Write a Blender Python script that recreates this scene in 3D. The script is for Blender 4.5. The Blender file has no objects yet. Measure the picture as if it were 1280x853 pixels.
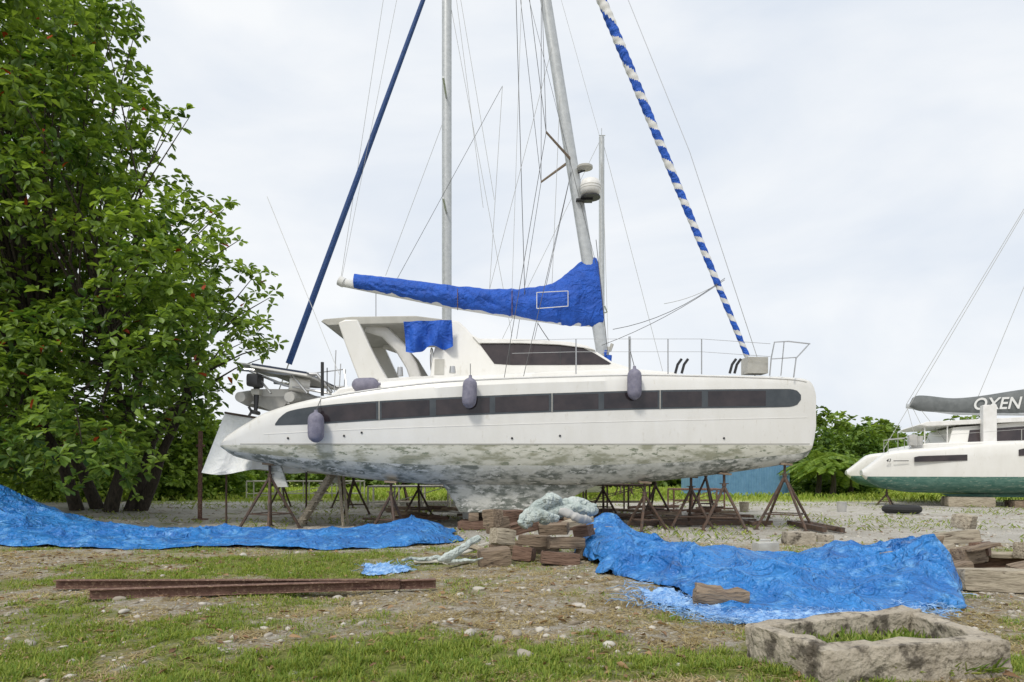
import bpy, bmesh, math, random
import numpy as np
from mathutils import Vector, Matrix, noise as mn
random.seed(7); rng=np.random.default_rng(11)
CAMH=1.5; F=853.0; HY=590.0
def at(px,py,Y): return ((px-640)*Y/F, Y, CAMH-(py-HY)*Y/F)
def gp(px,py):
    Y=CAMH*F/(py-HY); return ((px-640)*Y/F, Y)
S=bpy.context.scene
# ---------------------------------------------------------------- noise / terrain
def hsh(i,j,s):
    v=np.sin(i*127.1+j*311.7+s*74.7)*43758.5453
    return v-np.floor(v)
def vn(x,y,s=0):
    x=np.asarray(x,float); y=np.asarray(y,float)
    xi=np.floor(x); yi=np.floor(y); fx=x-xi; fy=y-yi
    fx=fx*fx*(3-2*fx); fy=fy*fy*(3-2*fy)
    return (hsh(xi,yi,s)*(1-fx)+hsh(xi+1,yi,s)*fx)*(1-fy)+(hsh(xi,yi+1,s)*(1-fx)+hsh(xi+1,yi+1,s)*fx)*fy
def fbm(x,y,s=0,o=4):
    a=.5; r=0; t=0
    for k in range(o):
        r=r+a*vn(x*2**k,y*2**k,s+k); t+=a; a*=.5
    return r/t
def gh(x,y):
    x=np.asarray(x,float); y=np.asarray(y,float)
    near=1/(1+np.exp((y-14)/1.2))
    h=near*(0.16*(fbm(x*.45,y*.45,3)-.5)+.07*(fbm(x*2.5,y*2.5,9,3)-.5))
    h=h+(1-near)*.03*(fbm(x*.3,y*.3,5)-.5)
    h=h+.85*np.exp(-((x+14.5)/2.6)**2-((y-17.5)/2.2)**2)
    h=h+.35*np.exp(-((x+17)/6)**2-((y-25)/4)**2)
    return h
def ga(cx,cy,sx,sy,x,y): return np.exp(-((x-cx)/sx)**2-((y-cy)/sy)**2)
def green(x,y):
    x=np.asarray(x,float); y=np.asarray(y,float)
    n=fbm(x*1.3,y*1.3,21); n2=fbm(x*.35+5,y*.35,31)
    g=.17+1.5*(n-.5)+.6*(n2-.5)
    g=g+.55*ga(-1.0,5.1,2.2,.85,x,y)+.28*ga(-3.8,5.8,1.7,1.1,x,y)+.40*ga(-2.6,11.2,2.6,1.4,x,y)+.32*ga(1.6,5.8,1.0,.8,x,y)+.5*ga(2.7,5.3,.5,.4,x,y)+.22*ga(-5.5,9.8,2.5,1.5,x,y)
    g=g-.30*ga(.9,7.8,.9,2.0,x,y)-.15*ga(-5,8,1.5,1.0,x,y)
    g=g*(y<13.8)
    return np.clip(g,0,1)
# ---------------------------------------------------------------- materials
def nt(m):
    m.use_nodes=True; return m.node_tree.nodes,m.node_tree.links
def mat(name,c1,c2=None,scale=4,rough=.6,metal=0,bump=0,bscale=30,stretch=(1,1,1),lo=.35,hi=.65,c3=None,s3=12,a3=.62,local=False,bd=.03,w3=.05):
    m=bpy.data.materials.new(name); N,L=nt(m); b=N['Principled BSDF']
    b.inputs['Roughness'].default_value=rough; b.inputs['Metallic'].default_value=metal
    b.inputs['Base Color'].default_value=(*c1,1)
    mp=N.new('ShaderNodeMapping'); mp.inputs['Scale'].default_value=stretch
    if local: tc=N.new('ShaderNodeAttribute'); tc.attribute_name='lc'; L.new(tc.outputs['Vector'],mp.inputs[0])
    else: tc=N.new('ShaderNodeTexCoord'); L.new(tc.outputs['Object'],mp.inputs[0])
    if c2 is not None:
        n=N.new('ShaderNodeTexNoise'); n.inputs['Scale'].default_value=scale; n.inputs['Detail'].default_value=7; n.inputs['Roughness'].default_value=.62
        L.new(mp.outputs[0],n.inputs[0])
        r=N.new('ShaderNodeValToRGB'); r.color_ramp.elements[0].position=lo; r.color_ramp.elements[1].position=hi
        r.color_ramp.elements[0].color=(*c1,1); r.color_ramp.elements[1].color=(*c2,1)
        L.new(n.outputs[0],r.inputs[0]); out=r.outputs[0]
        if c3 is not None:
            n3=N.new('ShaderNodeTexNoise'); n3.inputs['Scale'].default_value=s3; n3.inputs['Detail'].default_value=8; n3.inputs['Roughness'].default_value=.65
            L.new(mp.outputs[0],n3.inputs[0])
            r3=N.new('ShaderNodeValToRGB'); r3.color_ramp.elements[0].position=a3-w3; r3.color_ramp.elements[1].position=a3+w3
            L.new(n3.outputs[0],r3.inputs[0])
            mx=N.new('ShaderNodeMix'); mx.data_type='RGBA'; L.new(r3.outputs[0],mx.inputs[0]); L.new(out,mx.inputs[6]); mx.inputs[7].default_value=(*c3,1); out=mx.outputs[2]
        L.new(out,b.inputs['Base Color'])
    if bump:
        n2=N.new('ShaderNodeTexNoise'); n2.inputs['Scale'].default_value=bscale; n2.inputs['Detail'].default_value=6
        L.new(mp.outputs[0],n2.inputs[0]); bp=N.new('ShaderNodeBump'); bp.inputs['Strength'].default_value=bump; bp.inputs['Distance'].default_value=bd
        L.new(n2.outputs[0],bp.inputs['Height']); L.new(bp.outputs[0],b.inputs['Normal'])
    return m
def crumple(m,scales=((2.5,1.0),(6,.5),(15,.2)),dist=.10,strength=.9):
    N,L=nt(m); tc=N.new('ShaderNodeTexCoord'); acc=None
    for s,a in scales:
        n=N.new('ShaderNodeTexNoise'); n.inputs['Scale'].default_value=s; n.inputs['Detail'].default_value=1.5; n.inputs['Distortion'].default_value=.8; L.new(tc.outputs['Object'],n.inputs[0])
        q=N.new('ShaderNodeMath'); q.operation='SUBTRACT'; L.new(n.outputs[0],q.inputs[0]); q.inputs[1].default_value=.5
        r=N.new('ShaderNodeMath'); r.operation='ABSOLUTE'; L.new(q.outputs[0],r.inputs[0])
        t=N.new('ShaderNodeMath'); t.operation='MULTIPLY'; L.new(r.outputs[0],t.inputs[0]); t.inputs[1].default_value=-a*2
        if acc is None: acc=t.outputs[0]
        else: u=N.new('ShaderNodeMath'); u.operation='ADD'; L.new(acc,u.inputs[0]); L.new(t.outputs[0],u.inputs[1]); acc=u.outputs[0]
    bp=N.new('ShaderNodeBump'); bp.inputs['Strength'].default_value=strength; bp.inputs['Distance'].default_value=dist; L.new(acc,bp.inputs['Height']); L.new(bp.outputs[0],N['Principled BSDF'].inputs['Normal']); return m
def leafmat(name,trans=.35,rough=.45,spec=.5):
    m=bpy.data.materials.new(name); N,L=nt(m); b=N['Principled BSDF']; b.inputs['Roughness'].default_value=rough; b.inputs['Specular IOR Level'].default_value=spec
    a=N.new('ShaderNodeAttribute'); a.attribute_name='Col'
    L.new(a.outputs['Color'],b.inputs['Base Color'])
    t=N.new('ShaderNodeBsdfTranslucent'); mul=N.new('ShaderNodeMix'); mul.data_type='RGBA'; mul.blend_type='MULTIPLY'; mul.inputs[0].default_value=1
    L.new(a.outputs['Color'],mul.inputs[6]); mul.inputs[7].default_value=(1.9,1.8,.8,1); L.new(mul.outputs[2],t.inputs[0])
    mx=N.new('ShaderNodeMixShader'); mx.inputs[0].default_value=trans
    L.new(b.outputs[0],mx.inputs[1]); L.new(t.outputs[0],mx.inputs[2]); L.new(mx.outputs[0],N['Material Output'].inputs[0])
    return m
M={}
M['white']=mat('gelcoat',(.77,.76,.73),(.69,.675,.63),1.3,.28,lo=.3,hi=.8,stretch=(1.6,1,.6),c3=(.58,.55,.48),s3=5,a3=.70,w3=.10)
M['deckwhite']=mat('deck_white',(.76,.75,.73),(.62,.61,.57),2.5,.45,lo=.4,hi=.8)
M['greybeige']=mat('grey_beige_panel',(.46,.45,.41),(.38,.37,.33),3,.6)  # mottled grey-beige for hardtop, boot stripe and small fittings
M['bottom']=mat('worn_antifouling',(.17,.185,.16),(.56,.56,.51),3.4,.85,bump=.12,bscale=40,lo=.42,hi=.56,stretch=(.55,1,1.2),c3=(.62,.62,.58),s3=9,a3=.56,bd=.01,w3=.025)
M['bottom2']=mat('worn_primer_band',(.58,.57,.49),(.30,.30,.22),3.6,.8,bump=.1,bscale=40,lo=.46,hi=.60,stretch=(.45,1,1.3),c3=(.21,.23,.165),s3=9,a3=.59,bd=.01,w3=.025)
M['band']=mat('dark_grey_band',(.045,.055,.065),(.07,.08,.09),3,.3)
M['glass']=mat('dark_window',(.022,.018,.022),(.05,.038,.04),2,.10)
M['alu']=mat('mast_aluminium',(.42,.44,.45),(.52,.54,.55),6,.4,.25)
M['steel']=mat('stainless',(.5,.5,.5),None,rough=.3,metal=.8)
M['rope']=mat('rope_dark',(.10,.10,.10),None,rough=.8)
M['ropew']=mat('rope_light',(.42,.42,.40),None,rough=.8)
M['blue']=crumple(mat('canvas_blue',(.008,.07,.38),(.012,.10,.52),3,.7),((3,1.0),(8,.4)),.09,.8)
M['navy']=mat('furled_navy',(.01,.04,.15),(.02,.07,.22),9,.7,bump=.4,bscale=12)
M['sailw']=mat('sail_white',(.66,.66,.64),None,rough=.7)
M['cannister']=mat('dirty_white_plastic',(.50,.50,.47),(.38,.37,.33),6,.6)
M['fender']=mat('fender_blue_grey',(.16,.155,.21),(.24,.23,.29),9,.75)
M['black']=mat('black_plastic',(.02,.02,.022),None,rough=.4)
M['dinghy']=mat('hypalon_grey',(.38,.38,.37),(.48,.47,.44),5,.55)
M['rust']=mat('rusty_paint',(.11,.055,.042),(.19,.11,.08),9,.85,bump=.5,bscale=60,c3=(.30,.20,.14),s3=25,a3=.58)
M['darksteel']=mat('stand_steel',(.05,.04,.035),(.12,.07,.045),12,.75)
def wood(n,a,b,c): return mat(n,a,b,3.2,.92,bump=.8,bscale=5,stretch=(.9,7,7),lo=.32,hi=.66,c3=c,s3=5.5,a3=.60,local=True,bd=.03)
M['wood']=wood('old_timber',(.13,.09,.062),(.31,.24,.17),(.04,.03,.02))
M['woodred']=wood('old_timber_red',(.10,.055,.038),(.22,.14,.10),(.04,.025,.018))
M['woodgrey']=wood('bleached_timber',(.27,.23,.17),(.48,.42,.32),(.12,.09,.06))
M['concrete']=mat('weathered_concrete',(.32,.28,.22),(.46,.41,.33),5,.95,bump=1,bscale=25,c3=(.10,.085,.065),s3=5.5,a3=.56)
M['canvasgrey']=crumple(mat('old_canvas',(.34,.40,.38),(.54,.59,.56),5,.75,c3=(.16,.18,.16),s3=6,a3=.63),((5,1.0),(12,.5)),.07,.9)
M['board']=wood('pale_board',(.42,.40,.35),(.56,.54,.48),(.22,.18,.13))
M['wtarp']=crumple(mat('white_sheet',(.82,.83,.83),(.86,.87,.87),2,.6),((2,1.0),(5,.4)),.08,.6)
M['teal']=mat('teal_antifouling',(.035,.12,.095),(.11,.21,.17),5,.8,stretch=(.5,1,2),c3=(.26,.32,.26),s3=8,a3=.61)
M['covergrey']=mat('cover_grey',(.11,.12,.12),(.15,.16,.16),4,.7,bump=.4,bscale=6)
M['container']=mat('container_blue',(.12,.26,.42),(.17,.33,.50),3,.5,c3=(.24,.16,.12),s3=6,a3=.70)
M['bark']=mat('bark',(.035,.028,.02),(.09,.072,.055),8,.95,bump=.9,bscale=18,stretch=(2,2,.5))
M['rubber']=mat('tyre_rubber',(.02,.02,.02),None,rough=.8)
M['solar']=mat('solar_cells',(.02,.03,.06),None,rough=.15)
M['bluebits']=mat('tarp_fibres',(.10,.27,.58),(.34,.52,.76),12,.8,lo=.4,hi=.6)
M['leaf']=leafmat('tree_leaf',.38); M['leaf2']=leafmat('bush_leaf',.3,.6,.3); M['grass']=leafmat('grass_blade',.25,.8,.2)
M['dry']=leafmat('dry_leaf',.1,.8,.2); M['stone']=leafmat('stone_grey',0,.95,.2)
M['tarp']=crumple(mat('blue_tarpaulin',(.010,.12,.40),(.03,.22,.58),1.8,.42,c3=(.13,.36,.68),s3=4,a3=.61,w3=.08),((2.2,1.1),(5.5,.6),(14,.22)),.12,1.0)
# ---------------------------------------------------------------- geometry helpers
class G:
    def __init__(s): s.v=[]; s.f=[]; s.m=[]; s.l={}
    def add(s,v,f,m=0):
        o=len(s.v); s.v.extend([tuple(p) for p in v]); s.f.extend([tuple(i+o for i in q) for q in f])
        if isinstance(m,(list,tuple)): s.m.extend(m)
        else: s.m.extend([m]*len(f))
        return s
    def tube(s,pts,r,n=8,m=0,cap=True,sq=(1,1)):
        pts=[Vector(p) for p in pts]; K=len(pts); rr=r if isinstance(r,(list,tuple,np.ndarray)) else [r]*K
        v=[];f=[]; T0=(pts[1]-pts[0]).normalized()
        U=T0.cross(Vector((0,1,0)));
        if U.length<.1: U=T0.cross(Vector((1,0,0)))
        U.normalize()
        for i in range(K):
            T=(pts[min(i+1,K-1)]-pts[max(i-1,0)]).normalized()
            U=(U-T*U.dot(T)).normalized(); W=T.cross(U)
            for j in range(n):
                a=2*math.pi*j/n; v.append(pts[i]+U*(math.cos(a)*rr[i]*sq[0])+W*(math.sin(a)*rr[i]*sq[1]))
        for i in range(K-1):
            for j in range(n): f.append((i*n+j,i*n+(j+1)%n,(i+1)*n+(j+1)%n,(i+1)*n+j))
        if cap: f.append(tuple(range(n))[::-1]); f.append(tuple((K-1)*n+j for j in range(n)))
        return s.add(v,f,m)
    def box(s,c,d,m=0,rot=(0,0,0)):
        R=Matrix.Rotation(rot[2],3,'Z')@Matrix.Rotation(rot[1],3,'Y')@Matrix.Rotation(rot[0],3,'X'); o=len(s.v)
        q=[Vector((x*d[0]/2,y*d[1]/2,z*d[2]/2)) for x in(-1,1) for y in(-1,1) for z in(-1,1)]
        for i,p in enumerate(q): s.l[o+i]=p+Vector((c[0],c[1]*3,c[2]))
        return s.add([Vector(c)+R@p for p in q],[(0,1,3,2),(4,6,7,5),(0,4,5,1),(2,3,7,6),(0,2,6,4),(1,5,7,3)],m)
    def prism(s,poly,y0,y1,m=0):
        a=[(x,(y0(z) if callable(y0) else y0),z) for x,z in poly]; b=[(x,(y1(z) if callable(y1) else y1),z) for x,z in poly]
        n=len(poly); f=[tuple(range(n)),tuple(range(2*n-1,n-1,-1))]+[(i,i+n,(i+1)%n+n,(i+1)%n) for i in range(n)]
        return s.add(a+b,f,m)
    def rough(s,c,d,m=0,rot=(0,0,0),amp=.02,cuts=4,seed=0,fq=4):
        bm=bmesh.new(); bmesh.ops.create_cube(bm,size=1); bmesh.ops.subdivide_edges(bm,edges=bm.edges,cuts=cuts,use_grid_fill=True)
        R=Matrix.Rotation(rot[2],3,'Z')@Matrix.Rotation(rot[1],3,'Y')@Matrix.Rotation(rot[0],3,'X')
        v=[]; o=len(s.v)
        for i,q in enumerate(bm.verts):
            p=Vector((q.co.x*d[0],q.co.y*d[1],q.co.z*d[2])); k=sum(abs(t)>.49 for t in q.co)
            nn=mn.noise_vector(p*fq+Vector((seed*3.1,seed,0)))*.7+mn.noise_vector(p*fq*3+Vector((seed,0,0)))*.4
            s.l[o+i]=p+Vector((seed*1.7,seed*.9,seed*.31))
            p=p*(1-.03*max(0,k-1))+nn*amp
            v.append(Vector(c)+R@p)
        f=[[w.index for w in q.verts] for q in bm.faces]; bm.free(); return s.add(v,f,m)
    def obj(s,name,mats,parent=None,smooth=True,ang=35,bevel=0):
        me=bpy.data.meshes.new(name); me.from_pydata(s.v,[],s.f)
        for k in mats: me.materials.append(M[k] if isinstance(k,str) else k)
        me.polygons.foreach_set('material_index',s.m)
        bm=bmesh.new(); bm.from_mesh(me); bmesh.ops.recalc_face_normals(bm,faces=bm.faces); bm.to_mesh(me); bm.free()
        lc=np.array(s.v,np.float32)
        for i,p in s.l.items(): lc[i]=p
        a=me.attributes.new('lc','FLOAT_VECTOR','POINT'); a.data.foreach_set('vector',lc.ravel())
        if smooth:
            me.polygons.foreach_set('use_smooth',[True]*len(me.polygons)); me.set_sharp_from_angle(angle=math.radians(ang))
        o=bpy.data.objects.new(name,me); S.collection.objects.link(o)
        if bevel:
            b=o.modifiers.new('b','BEVEL'); b.width=bevel; b.segments=3; b.limit_method='ANGLE'
        par(o,parent); return o
def par(o,parent):
    if parent is not None:
        o.parent=parent; o.matrix_parent_inverse=Matrix.Translation(-Vector(parent.location))
def empty(name,loc=(0,0,0)):
    e=bpy.data.objects.new(name,None); e.location=loc; e.empty_display_size=.3; S.collection.objects.link(e); return e
def fastmesh(name,V,Fq,col,m,parent=None,smooth=False):
    me=bpy.data.meshes.new(name); V=np.asarray(V,np.float32); nF,k=Fq.shape
    me.vertices.add(len(V)); me.vertices.foreach_set('co',V.ravel())
    me.loops.add(nF*k); me.loops.foreach_set('vertex_index',Fq.astype(np.int32).ravel())
    me.polygons.add(nF); me.polygons.foreach_set('loop_start',np.arange(0,nF*k,k,dtype=np.int32))
    try: me.polygons.foreach_set('loop_total',np.full(nF,k,dtype=np.int32))
    except Exception: pass
    me.update(calc_edges=True)
    if col is not None:
        at_=me.color_attributes.new('Col','FLOAT_COLOR','POINT')
        c=np.ones((len(V),4),np.float32); c[:,:3]=col; at_.data.foreach_set('color',c.ravel())
    if smooth: me.polygons.foreach_set('use_smooth',np.ones(nF,bool))
    me.materials.append(m); me.validate()
    o=bpy.data.objects.new(name,me); S.collection.objects.link(o); par(o,parent); return o
def nrm(a): return a/np.maximum(np.linalg.norm(a,axis=-1,keepdims=True),1e-6)
def leaves(name,P,D,Ln,Wd,col,m,parent=None,droop=.15):
    N=len(P); up=np.tile([0,0,1.],(N,1))+rng.normal(0,.35,(N,3)); Sd=nrm(np.cross(D,up)); n=nrm(np.cross(Sd,D)); Ln=Ln[:,None]; Wd=Wd[:,None]
    fo=n*Wd*.18
    V=np.stack([P,P+D*Ln*.4+Sd*Wd*.32+fo,P+D*Ln*.78+Sd*Wd*.5+fo-n*Ln*droop*.5,P+D*Ln-n*Ln*droop,P+D*Ln*.78-Sd*Wd*.5+fo-n*Ln*droop*.5,P+D*Ln*.4-Sd*Wd*.32+fo],1).reshape(-1,3)
    b=np.arange(N)[:,None]*6; Fq=np.concatenate([b+np.array([0,1,2,3]),b+np.array([0,3,4,5])],0)
    return fastmesh(name,V,Fq,np.repeat(col,6,0),m,parent)
def sm(x,xs,ys):
    xs=np.array(xs,float); ys=np.array(ys,float); x=np.clip(np.asarray(x,float),xs[0],xs[-1])
    d=np.diff(ys)/np.diff(xs); t=np.zeros(len(xs)); t[0]=d[0]; t[-1]=d[-1]
    for i in range(1,len(xs)-1): t[i]=0 if d[i-1]*d[i]<=0 else 2*d[i-1]*d[i]/(d[i-1]+d[i])
    i=np.clip(np.searchsorted(xs,x)-1,0,len(xs)-2); h=xs[i+1]-xs[i]; u=(x-xs[i])/h
    return (2*u**3-3*u**2+1)*ys[i]+(u**3-2*u**2+u)*h*t[i]+(-2*u**3+3*u**2)*ys[i+1]+(u**3-u**2)*h*t[i+1]
# ---------------------------------------------------------------- camera, world, sun
cam=bpy.data.cameras.new('camera'); co=bpy.data.objects.new('camera',cam); S.collection.objects.link(co); S.camera=co
co.location=(0,0,CAMH); co.rotation_euler=(math.radians(90),0,0); cam.sensor_width=36; cam.lens=24; cam.shift_y=(HY-426.5)/1280; cam.clip_end=3000; cam.clip_start=.1
w=bpy.data.worlds.new('World'); S.world=w; w.use_nodes=True; N=w.node_tree.nodes; L=w.node_tree.links
SE,SR=math.radians(50),math.radians(210)
sky=N.new('ShaderNodeTexSky'); sky.sky_type='NISHITA'; sky.sun_disc=False; sky.sun_elevation=SE; sky.sun_rotation=SR; sky.dust_density=3
tc=N.new('ShaderNodeTexCoord'); mp=N.new('ShaderNodeMapping'); mp.inputs['Scale'].default_value=(1,1,2.4); mp.inputs['Rotation'].default_value=(.3,.25,.4)
nz=N.new('ShaderNodeTexNoise'); nz.inputs['Scale'].default_value=2.1; nz.inputs['Detail'].default_value=6; nz.inputs['Roughness'].default_value=.5; nz.inputs['Distortion'].default_value=.4
rp=N.new('ShaderNodeValToRGB'); rp.color_ramp.elements[0].position=.33; rp.color_ramp.elements[1].position=.62
mx=N.new('ShaderNodeMix'); mx.data_type='RGBA'; mx.inputs[6].default_value=(7.6,8.3,9.3,1); mx.inputs[7].default_value=(10.0,10.2,10.4,1)
m2=N.new('ShaderNodeMix'); m2.data_type='RGBA'; m2.inputs[0].default_value=.93
L.new(tc.outputs['Generated'],mp.inputs[0]); L.new(mp.outputs[0],nz.inputs[0]); L.new(nz.outputs[0],rp.inputs[0]); L.new(rp.outputs[0],mx.inputs[0])
L.new(sky.outputs[0],m2.inputs[6]); L.new(mx.outputs[2],m2.inputs[7]); L.new(m2.outputs[2],N['Background'].inputs[0]); N['Background'].inputs[1].default_value=.1
sl=bpy.data.lights.new('sun','SUN'); sl.energy=2.2; sl.angle=math.radians(11); sl.color=(1,.95,.87); so=bpy.data.objects.new('sun',sl); S.collection.objects.link(so)
sd=Vector((-.50*math.cos(SE),-.86*math.cos(SE),math.sin(SE))); so.rotation_euler=sd.to_track_quat('Z','Y').to_euler()
S.view_settings.view_transform='Standard'; S.view_settings.look='None'; S.view_settings.exposure=0
# ---------------------------------------------------------------- ground
def ground():
    n=440; k=6.4; t=np.linspace(-1,1,n); a=2.2*np.sinh(k*t)
    a=a*(900/a[-1]); X,Y=np.meshgrid(a,a+6.5); Z=gh(X,Y); V=np.stack([X,Y,Z],-1).reshape(-1,3)
    i=np.arange(n-1); I,J=np.meshgrid(i,i); b=(J*n+I).ravel(); Fq=np.stack([b,b+1,b+n+1,b+n],1)
    g=green(V[:,0],V[:,1]); col=np.stack([g,g,g],1)
    m=bpy.data.materials.new('ground_soil_gravel_grass'); N,L=nt(m); B=N['Principled BSDF']; B.inputs['Roughness'].default_value=.95; B.inputs['Specular IOR Level'].default_value=.15
    tc=N.new('ShaderNodeTexCoord')
    def noi(s,d=6,r=.6):
        q=N.new('ShaderNodeTexNoise'); q.inputs['Scale'].default_value=s; q.inputs['Detail'].default_value=d; q.inputs['Roughness'].default_value=r; L.new(tc.outputs['Object'],q.inputs[0]); return q.outputs[0]
    def ramp(x,a,b,c0=(0,0,0),c1=(1,1,1)):
        q=N.new('ShaderNodeValToRGB'); q.color_ramp.elements[0].position=a; q.color_ramp.elements[1].position=b; q.color_ramp.elements[0].color=(*c0,1); q.color_ramp.elements[1].color=(*c1,1); L.new(x,q.inputs[0]); return q.outputs[0]
    def mix(f,a,b):
        q=N.new('ShaderNodeMix'); q.data_type='RGBA'; L.new(f,q.inputs[0])
        for s_,v_ in((6,a),(7,b)):
            if isinstance(v_,tuple): q.inputs[s_].default_value=(*v_,1)
            else: L.new(v_,q.inputs[s_])
        return q.outputs[2]
    def mth(op,a,b):
        q=N.new('ShaderNodeMath'); q.operation=op
        for s_,v_ in((0,a),(1,b)):
            if isinstance(v_,(int,float)): q.inputs[s_].default_value=v_
            else: L.new(v_,q.inputs[s_])
        return q.outputs[0]
    soil=ramp(noi(1.3),.35,.65,(.25,.20,.125),(.42,.35,.235))
    soil=mix(ramp(noi(5,8,.7),.47,.62),soil,(.44,.41,.35))
    soil=mix(ramp(noi(23,4,.6),.54,.64),soil,(.50,.48,.43))
    soil=mix(ramp(noi(31,4,.6),.58,.68),soil,(.13,.10,.065))
    soil=mix(ramp(noi(2.2,8,.75),.56,.68),soil,(.18,.13,.08))
    at_=N.new('ShaderNodeAttribute'); at_.attribute_name='Col'
    gg=mth('ADD',at_.outputs['Fac'],mth('MULTIPLY',mth('SUBTRACT',noi(7,6,.7),.5),1.6))
    gcol=ramp(noi(14),.35,.7,(.13,.165,.035),(.31,.30,.11))
    near=mix(ramp(gg,.22,.60),soil,gcol)
    yard=ramp(noi(.5,8,.65),.35,.65,(.42,.395,.345),(.58,.555,.50))
    yard=mix(ramp(noi(3.1,8,.7),.55,.66),yard,(.34,.31,.25))
    yard=mix(ramp(noi(18,3,.6),.60,.68),yard,(.24,.22,.19))
    yard=mix(ramp(noi(.9,7,.7),.56,.66),yard,(.25,.27,.10))
    yard=mix(ramp(noi(.7,8,.7),.61,.67),yard,(.25,.20,.14))
    sx=N.new('ShaderNodeSeparateXYZ'); L.new(tc.outputs['Object'],sx.inputs[0])
    yy=mth('ADD',sx.outputs[1],mth('MULTIPLY',mth('SUBTRACT',noi(.6,5),.5),5))
    f1=N.new('ShaderNodeMapRange'); f1.inputs[1].default_value=12.5; f1.inputs[2].default_value=14.5; L.new(yy,f1.inputs[0])
    f2=N.new('ShaderNodeMapRange'); f2.inputs[1].default_value=33; f2.inputs[2].default_value=36; L.new(yy,f2.inputs[0])
    far=ramp(noi(.35,6),.35,.7,(.22,.30,.05),(.40,.43,.12))
    c=mix(f2.outputs[0],mix(f1.outputs[0],near,yard),far); L.new(c,B.inputs['Base Color'])
    h=mth('ADD',mth('MULTIPLY',noi(9,8,.7),1.2),mth('MULTIPLY',noi(45,5,.7),.5)); bp=N.new('ShaderNodeBump'); bp.inputs['Strength'].default_value=.9; bp.inputs['Distance'].default_value=.07; L.new(h,bp.inputs['Height']); L.new(bp.outputs[0],B.inputs['Normal'])
    fastmesh('ground',V,Fq,col,m,smooth=True)
ground()
def grass():
    n=720000; Y=4.2+10*rng.random(n)**1.7; X=(rng.random(n)*2-1)*(Y*.80+.8)
    g=green(X,Y); cl=vn(X*9,Y*9,77); c2=vn(X*3,Y*3,78); c3=fbm(X*2.1,Y*2.1,55,3)
    dry=rng.random(n)<np.clip(.80-g*1.0,.2,.95)
    keep=rng.random(n)<np.where(dry,.03+.42*(c3>.48)*(cl>.35),np.clip((g-.14)*1.9,0,1)*(.12+.88*(cl>.40))*(.3+.7*(c2>.38)))
    X,Y,g,dry=X[keep],Y[keep],g[keep],dry[keep]; n=len(X); print('blades',n)
    Z=gh(X,Y)
    ln=np.where(dry,rng.uniform(.05,.17,n),rng.uniform(.025,.085,n)*(.6+.8*g)); el=np.where(dry,rng.uniform(.02,.4,n),rng.uniform(.3,1.3,n)); az=rng.uniform(0,6.28,n)
    D=np.stack([np.cos(az)*np.cos(el),np.sin(az)*np.cos(el),np.sin(el)],1); Sd=nrm(np.cross(D,[0,0,1.])); W=rng.uniform(.002,.0042,n)[:,None]*(1+Y[:,None]*.06)
    P=np.stack([X,Y,Z-.003],1); L_=ln[:,None]; mid=P+D*L_*.6; tip=P+D*L_-np.array([0,0,1])*L_*.18; tip[:,2]=np.maximum(tip[:,2],Z+.006)
    V=np.stack([P-Sd*W,P+Sd*W,mid+Sd*W*.8,tip,mid-Sd*W*.8],1).reshape(-1,3); b=np.arange(n)[:,None]*5
    Fq=b+np.array([0,1,2,4])
    u=rng.random((n,1)); c=np.where(dry[:,None],np.array([.50,.43,.24])*(1-u)+np.array([.28,.21,.10])*u,np.array([.11,.19,.03])*(1-u)+np.array([.29,.33,.07])*u)
    V2=np.concatenate([V,(tip+Sd*W*.15)],0); Ft=np.stack([b[:,0]+4,b[:,0]+2,len(V)+np.arange(n),b[:,0]+3],1)
    fastmesh('grass',V2,np.concatenate([Fq,Ft],0),np.concatenate([np.repeat(c,5,0),c],0),M['grass'])
grass()
def far_grass():
    n=30000; Y=32+28*rng.random(n); X=(rng.random(n)*2-1)*(Y*.8+3); Z=gh(X,Y)
    k=rng.random(n)<np.where(Y<36,.3,1); X,Y,Z=X[k],Y[k],Z[k]; n=len(X)
    az=rng.uniform(0,6.28,n); D=nrm(np.stack([np.cos(az)*.5,np.sin(az)*.5,np.ones(n)],1)); u=rng.random((n,1))
    leaves('meadow_grass',np.stack([X,Y,Z],1),D,rng.uniform(.1,.4,n),rng.uniform(.04,.09,n),np.array([.18,.28,.04])*(1-u)+np.array([.38,.43,.11])*u,M['grass'])
    n=12000; Y=14+18*rng.random(n); X=(rng.random(n)*2-1)*(Y*.8+1); k=(fbm(X*.6,Y*.6,91)>.53)&(rng.random(n)<.8); X,Y=X[k],Y[k]; n=len(X)
    az=rng.uniform(0,6.28,n); D=nrm(np.stack([np.cos(az),np.sin(az),np.ones(n)*.9],1)); u=rng.random((n,1))
    leaves('yard_weeds',np.stack([X,Y,gh(X,Y)],1),D,rng.uniform(.04,.2,n),rng.uniform(.02,.05,n),np.array([.15,.23,.04])*(1-u)+np.array([.33,.36,.11])*u,M['grass'])
far_grass()
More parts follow.
